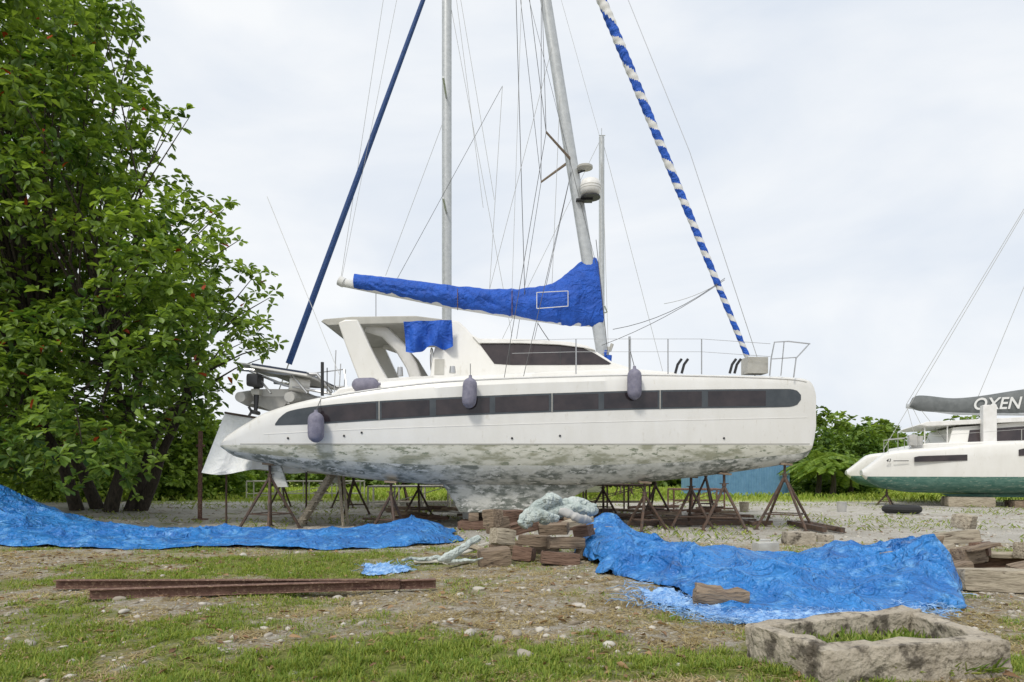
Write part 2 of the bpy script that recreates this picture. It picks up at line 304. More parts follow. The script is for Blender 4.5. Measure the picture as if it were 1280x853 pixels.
def stones(name,n,ymin,ymax,smin,smax,pw=1.5,mask=None,light=1,sub=1,jit=.3):
    bm=bmesh.new(); bmesh.ops.create_icosphere(bm,subdivisions=sub,radius=1); bv=np.array([v.co[:] for v in bm.verts]); bf=np.array([[v.index for v in f.verts] for f in bm.faces]); bm.free()
    Y=ymin+(ymax-ymin)*rng.random(n)**pw; X=(rng.random(n)*2-1)*(Y*.80+.8)
    if mask is not None: k=rng.random(n)<mask(X,Y); X,Y=X[k],Y[k]; n=len(X)
    s=smin*(smax/smin)**(rng.random(n)**3); V=bv[None]*(1+rng.uniform(-jit,jit,(n,len(bv),1)))
    if sub>1:
        pl=nrm(rng.normal(0,1,(n,5,3)))
        for q in range(5): dd=np.einsum('nvk,nk->nv',V,pl[:,q]); ex=np.maximum(dd-.62,0); V=V-ex[...,None]*pl[:,q][:,None]
    V=V*np.stack([s*rng.uniform(.8,1.5,n),s*rng.uniform(.7,1.1,n),s*rng.uniform(.35,.7,n)],1)[:,None]
    a=rng.uniform(0,6.28,n); c,s_=np.cos(a)[:,None],np.sin(a)[:,None]; x=V[...,0]*c-V[...,1]*s_; y=V[...,0]*s_+V[...,1]*c
    V=np.stack([x+X[:,None],y+Y[:,None],V[...,2]+(gh(X,Y)+s*.08)[:,None]],-1)
    Fq=(bf[None]+np.arange(n)[:,None,None]*len(bv)).reshape(-1,3); u=rng.random((n,1)); col=(np.array([.54,.51,.45])*(1-u)+np.array([.24,.20,.15])*u)*light
    fastmesh(name,V.reshape(-1,3),Fq,np.repeat(col,len(bv),0),M['stone'])
stones('gravel',17000,4.2,14,.008,.045,1.5,lambda x,y: np.clip(.9-green(x,y)*1.4,.05,1)*(.25+.75*(vn(x*1.7,y*1.7,8)>.45)))
stones('rocks',1700,4.6,14,.025,.10,1.3,lambda x,y:.07+.85*ga(5.2,7.2,1.5,1.1,x,y)+.4*ga(.3,7.8,.8,1.5,x,y)+.25*ga(-2.2,6.8,1,.5,x,y),.95,2,.10)
stones('yard_gravel',5500,13.5,34,.015,.07,1.4)
def dead():
    n=14000; Y=4.5+20*rng.random(n)**1.4; X=(rng.random(n)*2-1)*(Y*.78+.8)
    k=rng.random(n)<(.06+.10*(fbm(X*1.1,Y*1.1,66)>.5)+.75*ga(-6.8,12,3.2,2.2,X,Y)+.12*ga(.8,8,1.5,3,X,Y)); X,Y=X[k],Y[k]; n=len(X); az=rng.uniform(0,6.28,n)
    D=nrm(np.stack([np.cos(az),np.sin(az),rng.uniform(-.05,.4,n)],1)); u=rng.random((n,1))
    leaves('dead_leaves',np.stack([X,Y,gh(X,Y)+.012],1),D,rng.uniform(.03,.13,n),rng.uniform(.015,.06,n),np.array([.38,.25,.14])*(1-u)+np.array([.17,.10,.06])*u,M['dry'])
dead()
# ---------------------------------------------------------------- tarps
def tarp(name,A,B,hh,nu,nv,seed,amp=.10,fq=2.2,edge=.10,m='tarp',dirn=0.0,ae=.3):
    A=np.array([gp(*p) for p in A]); B=np.array([gp(*p) for p in B]); t=np.linspace(0,1,len(A)); u=np.linspace(0,1,nu); v=np.linspace(0,1,nv)
    ax=sm(u,t,A[:,0]); ay=sm(u,t,A[:,1]); bx=sm(u,t,B[:,0]); by=sm(u,t,B[:,1]); H=sm(u,t,hh)
    U,Vv=np.meshgrid(u,v); X=ax*(1-Vv)+bx*Vv; Y=ay*(1-Vv)+by*Vv
    j1=(fbm(U*30,U*0+seed,seed)-.5)*2; j2=(fbm(U*7,U*0+3+seed,seed+40)-.5)*2; j3=(fbm(U*9,U*0+9,seed+50)-.5)*2
    Y=Y+(j1*edge*.5+j2*edge*1.6)*(1-Vv)+(j1*.3+j3*1.5)*edge*Vv
    X=X+(fbm(X*1.5,Y*1.5,seed+2)-.5)*.4; Y=Y+(fbm(X*1.5+9,Y*1.5,seed+3)-.5)*.35
    env=np.sin(np.pi*np.clip(Vv,0,1))**.55*np.clip(np.minimum(U,1-U)*14,0,1)**.5
    def ridg(x,y,s,p=1.5,o=1,k=1.7): return (1-np.abs(2*fbm(x,y,s,o)-1)*k).clip(0,1)**p
    c_,s_=math.cos(dirn),math.sin(dirn)
    wx=X+1.0*fbm(X*.8,Y*.8,seed+7,2); wy=Y+1.0*fbm(X*.9,Y*.9,seed+8,2)
    a_=wx*c_+wy*s_; b_=-wx*s_+wy*c_
    fold=ridg(a_*fq*.25,b_*fq*1.2,seed+4,2.2)*amp+ridg(a_*fq*.6+5,b_*fq*2.2,seed+5,1.8)*amp*.45+ridg(b_*fq*.5,a_*fq*1.6,seed+9,2.4)*amp*.5
    fold=fold+ridg(a_*fq*2,b_*fq*5,seed+11,1.4)*amp*.12
    Z=gh(X,Y)+.012+H[None]*env*(.35+1.1*fbm(X*1.0,Y*1.2,seed+6,2))+fold*(ae+(1-ae)*env)
    V=np.stack([X,Y,Z],-1).reshape(-1,3); I,J=np.meshgrid(np.arange(nu-1),np.arange(nv-1)); b=(J*nu+I).ravel()
    return fastmesh(name,V,np.stack([b,b+1,b+nu+1,b+nu],1),None,M[m],smooth=True)
tarp('blue_tarpaulin',[(-60,684),(80,687),(200,687),(320,686),(430,686),(520,683),(578,677)],[(-60,655),(60,660),(200,665),(320,668),(430,666),(510,662),(566,667)],[.46,.22,.05,.04,.03,.26,.06],620,140,3,.15,1.2,.20,dirn=.1)
tarp('blue_tarpaulin',[(716,694),(772,724),(850,750),(925,774),(1030,782),(1115,766),(1200,752)],[(738,668),(815,680),(880,692),(960,700),(1040,690),(1110,690),(1180,702)],[.52,.22,.05,.04,.06,.14,.64],560,300,14,.18,1.3,.26,dirn=-.5)
def fibres():
    g=G()
    for i in range(1100):
        px=random.uniform(780,1195) if i<980 else random.uniform(455,510); t=(px-790)/400
        py=(748+ (32*math.sin(min(1,max(0,t*1.2))*math.pi*.9))+random.uniform(-14,14)) if i<980 else random.uniform(706,716)
        x,y=gp(px,py); a=random.uniform(0,6.28); l=random.uniform(.05,.30); pts=[]
        for k in range(4):
            pts.append((x,y,float(gh(x,y))+.03+random.uniform(0,.05))); a+=random.uniform(-.7,.7); x+=math.cos(a)*l/3; y+=math.sin(a)*l/3
        g.tube(pts,random.uniform(.002,.0045),3)
    g.obj('tarpaulin_fibres',['bluebits'])
fibres()
tarp('shredded_tarpaulin',[(800,750),(870,762),(930,784),(1010,792),(1080,785),(1150,762),(1195,757)],[(800,742),(870,750),(930,765),(1010,770),(1080,770),(1150,752),(1190,748)],[.01]*7,240,30,31,.035,4,.25,'bluebits',ae=.8)
tarp('tarpaulin_scrap',[(455,716),(470,718),(485,718),(500,718),(512,716)],[(460,706),(470,706),(485,705),(500,707),(508,709)],[.02]*5,60,24,37,.05,4,.2,'bluebits',ae=.7)
# ---------------------------------------------------------------- main catamaran
CAT=empty('catamaran_sailboat',(0,20.8,0))
ST=[275,330,430,560,700,800,900,960,1000,1014,1020]; BB=[.42,.62,.80,.92,.95,.88,.66,.42,.20,.10,.05]
px=np.concatenate([np.linspace(275,300,10),np.linspace(305,985,110),np.linspace(988,1020,16)])
def hb(p): return sm(p,ST,BB)
YC=18.0; ZW=2.19
b_=hb(px); Yf=YC-b_; Xs=(px-640)*Yf/F
zs=CAMH-(sm(px,[275,280,290,310,330,375,430,500,560,640,700,800,900,960,1000,1013,1018,1020],[556,547,540,527,516,502,491,481,475,471,469,467,469,471,474,478,486,494])-HY)*Yf/F
zb=CAMH-(sm(px,[275,282,290,330,400,500,560,630,700,800,900,960,1000,1010,1016,1020],[561,568,572,581,593,604,607,608,608,604,594,585,577,571,560,535])-HY)*(YC-.5*b_)/F
def hullmesh(Xs,zs,zb,b,yc,zw,sub=6,mid=3):
    g=G(); rings=[]; K=None
    nb=sub
    for X,s,bt,hb_ in zip(Xs,zs,zb,b):
        zwe=max(zw,bt+.03); zwe=min(zwe,s-.03); d=min(.18,(s-zwe)*.5)
        h=[(0,s+.05),(.5,s+.04),(.8,s+.01),(.93,s-d*.3),(1,s-d)]
        for i in range(1,mid+1): t=i/mid; h.append((1-.03*t,(s-d)*(1-t)+zwe*t))
        for j in range(1,nb+1): a=j/nb*math.pi/2; h.append((.97*math.cos(a)**.85 if j<nb else 0,zwe-(zwe-bt)*math.sin(a)))
        ring=[(X,yc-k*hb_,z) for k,z in h]+[(X,yc+k*hb_,z) for k,z in h[1:-1][::-1]]; rings.append(ring); K=len(h)
    n=len(rings[0]); v=[p for r in rings for p in r]; f=[]; m=[]
    for i in range(len(rings)-1):
        for j in range(n):
            j2=(j+1)%n; f.append((i*n+j,i*n+j2,(i+1)*n+j2,(i+1)*n+j))
            jj=j if j<K-1 else n-1-j
            q=4+mid
            m.append((2 if jj<q+2 else 1) if jj>=q and zb[i]<zw-.06 else 0)
    f.append(tuple(range(n))); m.append(0); f.append(tuple((len(rings)-1)*n+j for j in range(n))); m.append(0)
    g.add(v,f,m); return g
hullmesh(Xs,zs,zb,b_,YC,ZW).obj('near_hull',['white','bottom','bottom2'],CAT,ang=28)
hullmesh(Xs,zs,zb,b_,23.6,ZW).obj('far_hull',['white','bottom','bottom2'],CAT,ang=28)
def surf(p,py_,off=.008,yc=YC,side=-1):
    b=float(hb(p)); yf=YC-b; X=(p-640)*yf/F; z=CAMH-(py_-HY)*yf/F; s=float(np.interp(p,px,zs)); d=min(.18,(s-ZW)*.5)
    t=min(1,max(0,(s-d-z)/max(.01,s-d-ZW))); k=1-.03*t; return (X,yc+side*(b*k+off),z)
def strip(g,ps,top,bot,off=.008,m=0,rows=3,**kw):
    v=[];f=[]
    for p,a,c in zip(ps,top,bot):
        for r in range(rows): v.append(surf(p,a+(c-a)*r/(rows-1),off,**kw))
    for i in range(len(ps)-1):
        for r in range(rows-1): f.append((i*rows+r,i*rows+r+1,(i+1)*rows+r+1,(i+1)*rows+r))
    g.add(v,f,m)
def btop(p): return sm(p,[344,350,362,400,450,560,700,850,985,995,1001],[530,522,514,507.5,503,497,491.5,487.5,486.5,488,494])
def bbot(p): return sm(p,[344,360,400,450,560,700,850,985,995,1001],[532,531.5,530,527,520.5,515,511,509,507,500])
ps=np.linspace(344,1001,140)
for yc,side,nm in((YC,-1,'near_window_band'),(23.6,1,'far_window_band')):
    g=G(); strip(g,ps,btop(ps),bbot(ps),.008,0,yc=yc,side=side)
    for a,c in((398,470),(477,537),(545,612),(619,686),(692,748),(755,822),(828,877),(885,957)):
        q=np.linspace(a,c,14); strip(g,q,btop(q)+2.2,bbot(q)-2.2,.014,1,yc=yc,side=side)
    for a in(474,690,825): q=np.array([a-.6,a+.6]); strip(g,q,btop(q),bbot(q),.017,2,yc=yc,side=side)
    g.obj(nm,['band','glass','greybeige'],CAT)
g=G(); q=np.linspace(300,1012,120); strip(g,q,q*0+554.6,q*0+556,.006,0,rows=2)
g.obj('boot_stripe',['greybeige'],CAT)
g=G(); q=np.linspace(330,1008,90); g.tube([surf(p,float(sm(p,[330,450,700,1008],[543,537,529,522])),-.006) for p in q],.014,6)
g.obj('topside_ridge',['white'],CAT)
g=G()
for p,yv in((430,545),(452,541),(640,548),(700,545),(905,548),(360,548)): a=surf(p,yv,-.01); g.tube([a,(a[0],a[1]-.03,a[2])],.028,10)
g.obj('skin_fittings',['black'],CAT)
g=G(); q=np.linspace(400,1008,70); pts=[]
for p in q:
    b=float(hb(p)); yf=YC-b; pts.append(((p-640)*yf/F,YC-b*.93,float(np.interp(p,px,zs))-.03))
g.tube(pts,.018,6); g.obj('toe_rail',['deckwhite'],CAT)
for yc,nm in((YC,'near_keel'),(23.6,'far_keel')):
    g=G(); rings=[]
    for t in np.linspace(0,1,7):
        x0=at(546+28*t**.8,0,YC)[0]; x1=at(785-95*t**.55,0,YC)[0]; z=1.32-(1.32-.44)*t; th=.30*(1-.35*t)
        rings.append([((x0+x1)/2+(x1-x0)/2*math.cos(6.2832*k/20),yc+th*math.sin(6.2832*k/20)*(1-.15*math.cos(6.2832*k/20)),z) for k in range(20)])
    v=[p for r in rings for p in r]; f=[(i*20+j,i*20+(j+1)%20,(i+1)*20+(j+1)%20,(i+1)*20+j) for i in range(6) for j in range(20)]+[tuple(range(20)),tuple(120+j for j in range(20))]
    g.add(v,f); g.obj(nm,['bottom'],CAT)
g=G(); g.prism([(-4.9,3.5),(-4.7,2.75),(-4,2.55),(3.2,2.55),(4.2,2.9),(4.7,3.6),(4.5,3.95),(3,4.02),(-3,3.95),(-4.6,3.75)],18.2,23.4)
g.obj('bridge_deck',['deckwhite'],CAT,bevel=.06)
g=G(); g.tube([(7.0,18,3.75),(7.0,23.6,3.75)],.10,12); g.box((5.7,20.8,3.74),(2.3,4.4,.02),1); g.tube([(4.5,20.8,3.8),(7.5,20.8,3.78)],.07,10)
g.obj('crossbeam_and_trampoline',['alu','black'],CAT)
def P2(l,Y): return [(at(a,b,Y)[0],at(a,b,Y)[2]) for a,b in l]
g=G(); g.prism(P2([(428,494),(452,486),(480,478),(540,473),(600,470),(700,464),(785,461),(840,466),(860,474),(860,486),(428,500)],18.3),lambda z:18.0+(z-3.7)*.35,lambda z:23.6-(z-3.7)*.35)
g.obj('coachroof_base',['white'],CAT,bevel=.08)
yn=lambda z:18.62+(z-4.0)*.22; yf_=lambda z:41.6-yn(z)
cab=P2([(538,482),(541,448),(547,420),(554,405),(562,399),(572,400),(581,408),(590,418),(600,424),(650,425),(700,428),(728,432),(745,440),(765,454),(787,461),(797,482)],18.9)
g=G(); g.prism(cab,yn,yf_); g.obj('cabin',['white'],CAT,bevel=.05)
g=G(); wl=P2([(600,431),(604,429),(650,429.5),(700,431.5),(728,435.5),(742,442),(763,455.5),(760,457),(700,457.5),(640,457.5),(618,456)],18.85)
g.prism(wl,lambda z:yn(z)-.012,lambda z:yn(z)+.02,0)
g.prism(wl,lambda z:yf_(z)-.02,lambda z:yf_(z)+.012,0)
for a in(637,700):
    x,z0=P2([(a,430)],18.85)[0]; z1=P2([(a,457)],18.85)[0][1]; g.prism([(x-.012,z1),(x-.012,z0),(x+.012,z0),(x+.012,z1)],lambda z:yn(z)-.018,lambda z:yn(z)+.01,1)
g.prism(P2([(544,450),(556,450),(556,470),(544,470)],18.85),lambda z:yn(z)-.012,lambda z:yn(z)+.01,2)
a0=at(747,441,18.9); a1=at(764,453,18.9)
nx,nz_=(a0[2]-a1[2]),(a1[0]-a0[0]); ln=math.hypot(nx,nz_); ox,oz=nx/ln*.012,nz_/ln*.012
for y0,y1 in((19.4,20.3),(20.38,21.25),(21.33,22.2)):
    g.add([(a0[0]+ox,y0,a0[2]+oz),(a0[0]+ox,y1,a0[2]+oz),(a1[0]+ox,y1,a1[2]+oz),(a1[0]+ox,y0,a1[2]+oz)],[(0,1,2,3)],0)
g.obj('cabin_windows',['glass','black','greybeige'],CAT,smooth=False)
g=G(); g.prism(P2([(590,419),(600,422.5),(660,423),(715,427),(735,432),(745,438),(730,434.5),(700,430.5),(650,428.5),(598,428.5)],18.7),lambda z:yn(z)-.07,lambda z:yf_(z)+.07); g.obj('roof_brow',['deckwhite'],CAT,bevel=.015)
g=G(); g.prism(P2([(470,484),(474,474),(500,472),(541,470),(541,486),(470,488)],18.6),18.6,18.85); g.tube([(-3.1,18.9,4.15),(-3.1,18.9,4.4)],[.09,.07],12,1); g.tube([(-1.6,18.35,4.15),(-1.6,18.35,4.34)],[.09,.07],12,1)
wc=Vector((-2.3,19.6,4.7)); g.tube([wc+Vector((.0,.35*math.cos(k*.314),.35*math.sin(k*.314))) for k in range(21)],.02,6,1,cap=False)
for k in range(3): g.tube([wc,wc+Vector((0,.35*math.cos(k*2.09),.35*math.sin(k*2.09)))],.012,5,1)
g.obj('cockpit_fittings',['deckwhite','steel'],CAT,bevel=.02)
g=G(); g.prism(P2([(401,402),(405,399),(440,396),(520,395),(560,400),(560,407),(520,404),(440,406),(410,407)],18.95),18.95,22.65)
g.obj('bimini_hardtop',['greybeige'],CAT,bevel=.02)
g=G()
for y0,y1 in((18.75,19.05),(22.5,22.8)):
    g.prism(P2([(423,404),(432,400),(447,400),(453,412),(462,432),(474,456),(485,475),(450,478),(441,455),(431,428)],18.8),y0,y1)
g.obj('bimini_arch',['white'],CAT,bevel=.04)
g=G(); 
for y in(19.1,22.4):
    p=[Vector(at(a,b,19)) for a,b in((455,404),(478,412),(498,432),(512,455),(520,478))]; g.tube([(q.x,y+.3*(1 if y<20 else -1),q.z) for q in p],.17,10,sq=(1,.55))
g.obj('inner_arch',['deckwhite'],CAT)
g=G(); nu,nv=40,24; v=[];f=[]
for i in range(nu):
    for j in range(nv):
        s=i/(nu-1); t=j/(nv-1); X=505+60*s+ (2 if s>.5 else 3)*t; Yp=403-2*s+t*(38-6*s+3*math.sin(s*9)); x,_,z=at(X,Yp,18.7); v.append((x,18.62+.10*math.sin(s*14+3*t)*(.3+t)+.05*math.sin(s*29-2*t)*t,z))
f=[(i*nv+j,i*nv+j+1,(i+1)*nv+j+1,(i+1)*nv+j) for i in range(nu-1) for j in range(nv-1)]
g.add(v,f); g.obj('blue_cloth',['blue'],CAT)
MY=20.8
def ml(t):
    x=2.90-(t-4.2)*(2.90-1.02)/(15.9-4.2); return (x,MY,t)
g=G(); g.tube([ml(4.1),ml(12),ml(19.6)],[.17,.165,.14],14,sq=(1.1,.75)); g.obj('mast',['alu'],CAT)
g=G()
for z,sp,sw in((11.0,1.65,.85),(16.9,1.3,.6)):
    mx_=ml(z)
    for s_ in(-1,1): g.tube([mx_,(mx_[0]-sw,MY+s_*sp,z+.03)],[.055,.04],8,sq=(1,.5))
g.obj('spreaders',['wood'],CAT)
tipN=(ml(11)[0]-.85,MY-1.65,11.03); tipF=(ml(11)[0]-.85,MY+1.65,11.03); tN2=(ml(16.9)[0]-.6,MY-1.3,16.93); tF2=(ml(16.9)[0]-.6,MY+1.3,16.93)
g=G(); r=.009
cpN=at(630,474,17.45); cpF=(cpN[0],24.0,cpN[2])
for A,B in((tipN,cpN),(tipF,cpF),(tipN,tN2),(tipF,tF2),(tN2,ml(19.5)),(tF2,ml(19.5)),(ml(10.8),(cpN[0]+.5,17.5,3.95)),(ml(10.8),(cpN[0]+.5,24.1,3.95)),(ml(16.7),tipN),(ml(16.7),tipF)): g.tube([A,B],r,5)
g.obj('shrouds',['rope'],CAT)
g=G(); g.tube([at(*p,MY) for p in((426,353),(500,368),(560,380),(640,393),(700,401),(745,404))],.13,14,sq=(1,.8)); g.tube([at(424,351,MY),at(430,354,MY)],.15,14)
g.obj('boom',['sailw'],CAT)
stn=[443,500,560,620,660,690,710,725,738,746,751,754]; tp=[343,349,357,362,361,356,341,330,324,326,352,385]; bo=[361,372,384,393,399,403,406,407,407,406,405,403]; hw=[.14,.19,.23,.25,.27,.29,.30,.29,.27,.24,.2,.16]
g=G(); q=np.linspace(443,754,150); v=[]; n=36
for i,p in enumerate(q):
    a,b,c=float(sm(p,stn,tp)),float(sm(p,stn,bo)),float(sm(p,stn,hw)); A=Vector(at(p,a,MY)); B=Vector(at(p,b,MY)); C=(A+B)/2; H=(A.z-B.z)/2
    for j in range(n):
        th=2*math.pi*j/n; pz=math.cos(th); py_=math.sin(th); w_=c*(1-.35*max(0,pz))
        nn=mn.noise(Vector((p*.05,py_*1.2,pz*1.2)))+.8*(1-2*abs(mn.noise(Vector((p*.09+pz*2.2,py_*1.5,pz*1.5+4)))))
        v.append((C.x,C.y+py_*w_*(1+.30*nn),C.z+pz*H*(1+.07*nn)))
f=[(i*n+j,i*n+(j+1)%n,(i+1)*n+(j+1)%n,(i+1)*n+j) for i in range(149) for j in range(n)]+[tuple(range(n)),tuple(149*n+j for j in range(n))]
g.add(v,f); g.obj('sail_cover',['blue'],CAT,ang=60)
g=G(); c=[at(671,366,20.36),at(710,364,20.36),at(710,383,20.36),at(671,386,20.36)]
for i in range(4): g.tube([c[i],c[(i+1)%4]],.013,5)
for p_,a_,b_2 in((572,361,388),(640,364,397)): g.tube([at(p_,a_,20.5),at(p_,(a_+b_2)/2,20.50),at(p_,b_2,20.62)],.012,5,1)
g.obj('cover_stitching',['sailw',M['rust']],CAT)
g=G(); A=Vector(at(747,-12,MY)); B=Vector(at(934,446,MY)); T=(B-A); n=16; K=420; v=[];f=[];m=[]
Tn=T.normalized(); U=Tn.cross(Vector((0,1,0))).normalized(); W=Tn.cross(U)
for i in range(K):
    t=i/(K-1); c=A+T*t; rr=(.150-.07*t)*(1+.06*math.sin(i*.7)+.03*math.sin(i*.23))
    for j in range(n): a=2*math.pi*j/n; v.append(c+U*math.cos(a)*rr+W*math.sin(a)*rr)
for i in range(K-1):
    for j in range(n):
        f.append((i*n+j,i*n+(j+1)%n,(i+1)*n+(j+1)%n,(i+1)*n+j)); ph=(i*.022*(1+1.0*i/K)+.12*math.sin(i*.11)+j/n)%1; m.append(0 if ph<.62 else 1)
g.add(v,f,m); g.obj('furled_headsail',['blue','sailw'],CAT)
g=G(); g.tube([B,B+Tn*.9],.02,6); g.tube([B+Tn*.35,B+Tn*.5],.13,12); g.tube([A,A-Tn*3.5],.012,6)
g.tube([at(783,-5,MY),at(862,190,MY),at(948,452,MY)],.011,5)
g.obj('forestay_furler',['steel'],CAT)
g=G()
def ln_(a,b,ya=MY,yb=MY,r=.007,m=0,sag=0):
    A=Vector(at(*a,ya)); B=Vector(at(*b,yb)); g.tube([A.lerp(B,k/8)-Vector((0,0,sag*4*(k/8)*(1-k/8))) for k in range(9)],r,4,m)
ln_((497,-5),(427,350),r=.006,m=1); ln_((628,108),(497,348),20.4,20.5); ln_((645,-5),(656,369),20.3,20.6,.010); ln_((652,-5),(640,365),20.9,20.6,.006,1)
ln_((700,120),(690,356),20.3,20.5,m=1); ln_((690,60),(612,362),20.4,20.5,m=1); ln_((628,108),(612,360),20.4,20.5,m=1); ln_((660,-5),(745,330),20.6,20.7,.006); ln_((688,-5),(757,420),20.9,20.7,.007,1)
ln_((700,-5),(752,180),20.8,20.8,.005,1); ln_((906,348),(766,412),20.8,19.6,.009,sag=.25); ln_((906,350),(752,432),20.8,19.6,.008,sag=.15)
ln_((903,352),(830,380),20.8,20.2,.008,1,sag=.1); ln_((470,366),(470,398),20.8,20.8,.01); ln_((745,300),(760,445),20.4,19.5,.01); ln_((672,404),(715,458),20.8,19.6,.012,sag=.1)
ln_((334,246),(425,470),18.6,18.4,.008,2)
g.obj('running_rigging',['rope','ropew','sailw'],CAT)
g=G(); c=Vector(at(738,235,MY-.3)); v=[];n=20
prof=[(0,.27),(.16,.26),(.27,.20),(.31,.08),(.31,-.08),(.26,-.2),(.12,-.26),(0,-.27)]
for r_,z in prof:
    for j in range(n): v.append((c.x+r_*math.cos(j*6.2832/n),c.y+r_*math.sin(j*6.2832/n),c.z+z))
g.add(v,[(i*n+j,i*n+(j+1)%n,(i+1)*n+(j+1)%n,(i+1)*n+j) for i in range(len(prof)-1) for j in range(n)])
g.tube([(c.x,c.y,c.z-.27),(c.x,c.y,c.z-.31)],.3,16,1); mz=ml(c.z-.3); g.box(((c.x+mz[0])/2,(c.y+mz[1])/2,c.z-.33),(.5,.25,.05),1)
for k in(-.06,.02): g.tube([(c.x,c.y,c.z+k-.008),(c.x,c.y,c.z+k+.008)],.315,20,2)
d=Vector(at(731,211,MY-.2)); g.tube([d-Vector((0,0,.05)),d,d+Vector((0,0,.06)),d+Vector((0,0,.1))],[.05,.24,.24,.1],16,2); mz=ml(d.z-.1); g.tube([mz,d-Vector((0,0,.05))],.03,6,1)
g.tube([ml(16.6),(ml(16.6)[0]-.25,MY-.1,16.2)],.05,6,1)
mb=ml(5.1)
for k in range(5): g.tube([(mb[0]-.18+.09*k,MY-.25,4.6+.13*k),(mb[0]-.1+.09*k,MY-.28,4.95+.1*k)],.05,6,3 if k==2 else 2)
g.tube([(mb[0]+.1,MY-.3,4.4),(mb[0]+.16,MY-.3,5.0)],.09,8,3)
g.obj('radar_and_mast_fittings',['deckwhite','black','greybeige','blue'],CAT,ang=50)
def fender(g,px_,py_,Y,rad=.13,h=.75,tilt=0,top=None):
    c=Vector(at(px_,py_,Y)); R=Matrix.Rotation(tilt,3,'Y'); pr=[(-.5,.03),(-.49,.25),(-.46,.5),(-.40,.78),(-.32,.95),(-.2,1),(.2,1),(.32,.93),(.40,.72),(.45,.42),(.47,.25),(.55,.2)]
    g.tube([c+R@Vector((0,0,a*h)) for a,_ in pr],[b*rad for _,b in pr],18,0)
    if top is not None: g.tube([c+R@Vector((0,0,.52*h)),Vector(at(*top,Y+.35))],.01,5,1)
g=G(); fender(g,395,534,17.0,.2,.78,.0,(402,497)); fender(g,587,491,16.86,.18,.78,.05,(588,455)); fender(g,793,480,16.95,.18,.80,0,(788,440))
fender(g,457,481,17.9,.18,.72,math.radians(88)); g.obj('fenders',['fender','rope'],CAT,ang=70)
g=G()
def post(p,y0,y1,Y,r=.016): g.tube([at(p,y0,Y),at(p,y1,Y)],r,6)
for p in(788,877,720,835): post(p,424,468,17.5)
post(787,421,470,17.6,.03)
for yy in(424,440): g.tube([at(640,yy+2,17.5),at(720,yy,17.5),at(788,yy,17.5),at(877,yy,17.5),at(963,yy+6,17.6)],.006,4)
for s_ in(17.65,18.2):
    g.tube([at(962,470,s_),at(964,448,s_),at(968,428,s_),at(985,427,s_),at(1012,430,s_),at(1008,434,s_),at(995,448,s_),at(992,472,s_)],.018,6)
    g.tube([at(964,449,s_),at(996,447,s_)],.014,6)
    g.tube([at(980,428,s_),at(976,470,s_)],.014,6)
g.tube([at(1012,430,17.65),at(1012,430,18.2)],.018,6)
for p in(844,852,912,918): g.tube([at(p,467,17.7),at(p+3,456,17.7),at(p+8,449,17.7)],.035,6,1)
g.box(at(943,458,17.9),(.55,.4,.42),2,(0,0,.1))
for p,a,b in((403,453,495),(409,460,492),(418,438,490),(424,455,490),(430,462,488)): g.tube([at(p,b,18.6),at(p+(2 if p>410 else 0),a,18.6)],.045 if p==403 else .014,6,1 if p<410 else 0)
g.tube([at(382,468,18.9),at(430,462,18.9)],.016,6); g.tube([at(430,462,18.6),at(434,486,18.4)],.016,6)
g.obj('rails_and_pulpit',['steel','black','greybeige'],CAT)
g=G()
g.box((-6.35,20.3,4.32),(1.5,3.4,.05),0,(0,math.radians(9),0)); g.box((-6.35,20.3,4.26),(1.56,3.46,.05),1,(0,math.radians(9),0))
g.box((-7.2,20.2,4.47),(1.0,2.6,.04),1,(0,math.radians(6),0))
for y in(18.9,21.8): g.tube([(-5.0,y,3.7),(-5.4,y,4.2),(-6.3,y,4.22),(-7.6,y,4.35)],.05,8,2); g.tube([(-4.7,y,3.6),(-6.3,y,3.9),(-7.4,y,4.35)],.035,8,2)
for x in(-5.6,-6.6): g.tube([(x,18.7,3.65),(x-.5,18.9,4.2)],.03,6,2)
g.obj('stern_davits_and_panels',['solar','deckwhite','steel'],CAT)
g=G(); pts=[(-6.1,18.7,3.55),(-6.15,19.6,3.6),(-6.2,21,3.62),(-6.3,21.8,3.68),(-6.65,22.3,3.75),(-7.05,22.3,3.78),(-7.4,21.8,3.7),(-7.5,21,3.62),(-7.5,19.6,3.6),(-7.45,18.7,3.55)]
g.tube(pts,[.14,.24,.25,.25,.25,.25,.25,.25,.24,.14],14); g.prism([(-7.4,3.62),(-7.15,3.36),(-6.8,3.22),(-6.4,3.36),(-6.2,3.62)],19.2,21.9,0); g.box((-6.8,19.25,3.62),(1.1,.06,.42),1)
g.tube([(-6.2,19.0,3.95),(-5.7,19.2,3.9)],.2,10,1)
g.obj('inflatable_dinghy',['dinghy','deckwhite'],CAT,ang=50)
g=G(); g.rough((-7.05,18.75,4.0),(.30,.5,.34),0,amp=.03,seed=2); g.tube([(-7.05,18.85,3.85),(-7.05,18.8,3.3),(-7.05,18.75,3.1)],[.09,.06,.05],8); g.tube([(-7.05,18.5,3.13),(-7.05,19,3.13)],.06,8); g.box((-7.05,18.9,3.7),(.2,.3,.16),1)
for k in range(3): a=k*2.09; g.box((-7.05+.09*math.cos(a),18.48,3.13+.09*math.sin(a)),(.14,.015,.07),0,(0,-a,0))
g.obj('outboard_motor',['black','greybeige'],CAT,ang=60,bevel=.02)
g=G()
for yc in(YC,23.6): g.prism([(-6.5,1.9),(-6.1,1.7),(-5.9,1.1),(-6.25,1.1)],yc-.04,yc+.04)
g.obj('rudders',['bottom'],CAT)
g=G(); nu,nv=70,30; v=[]
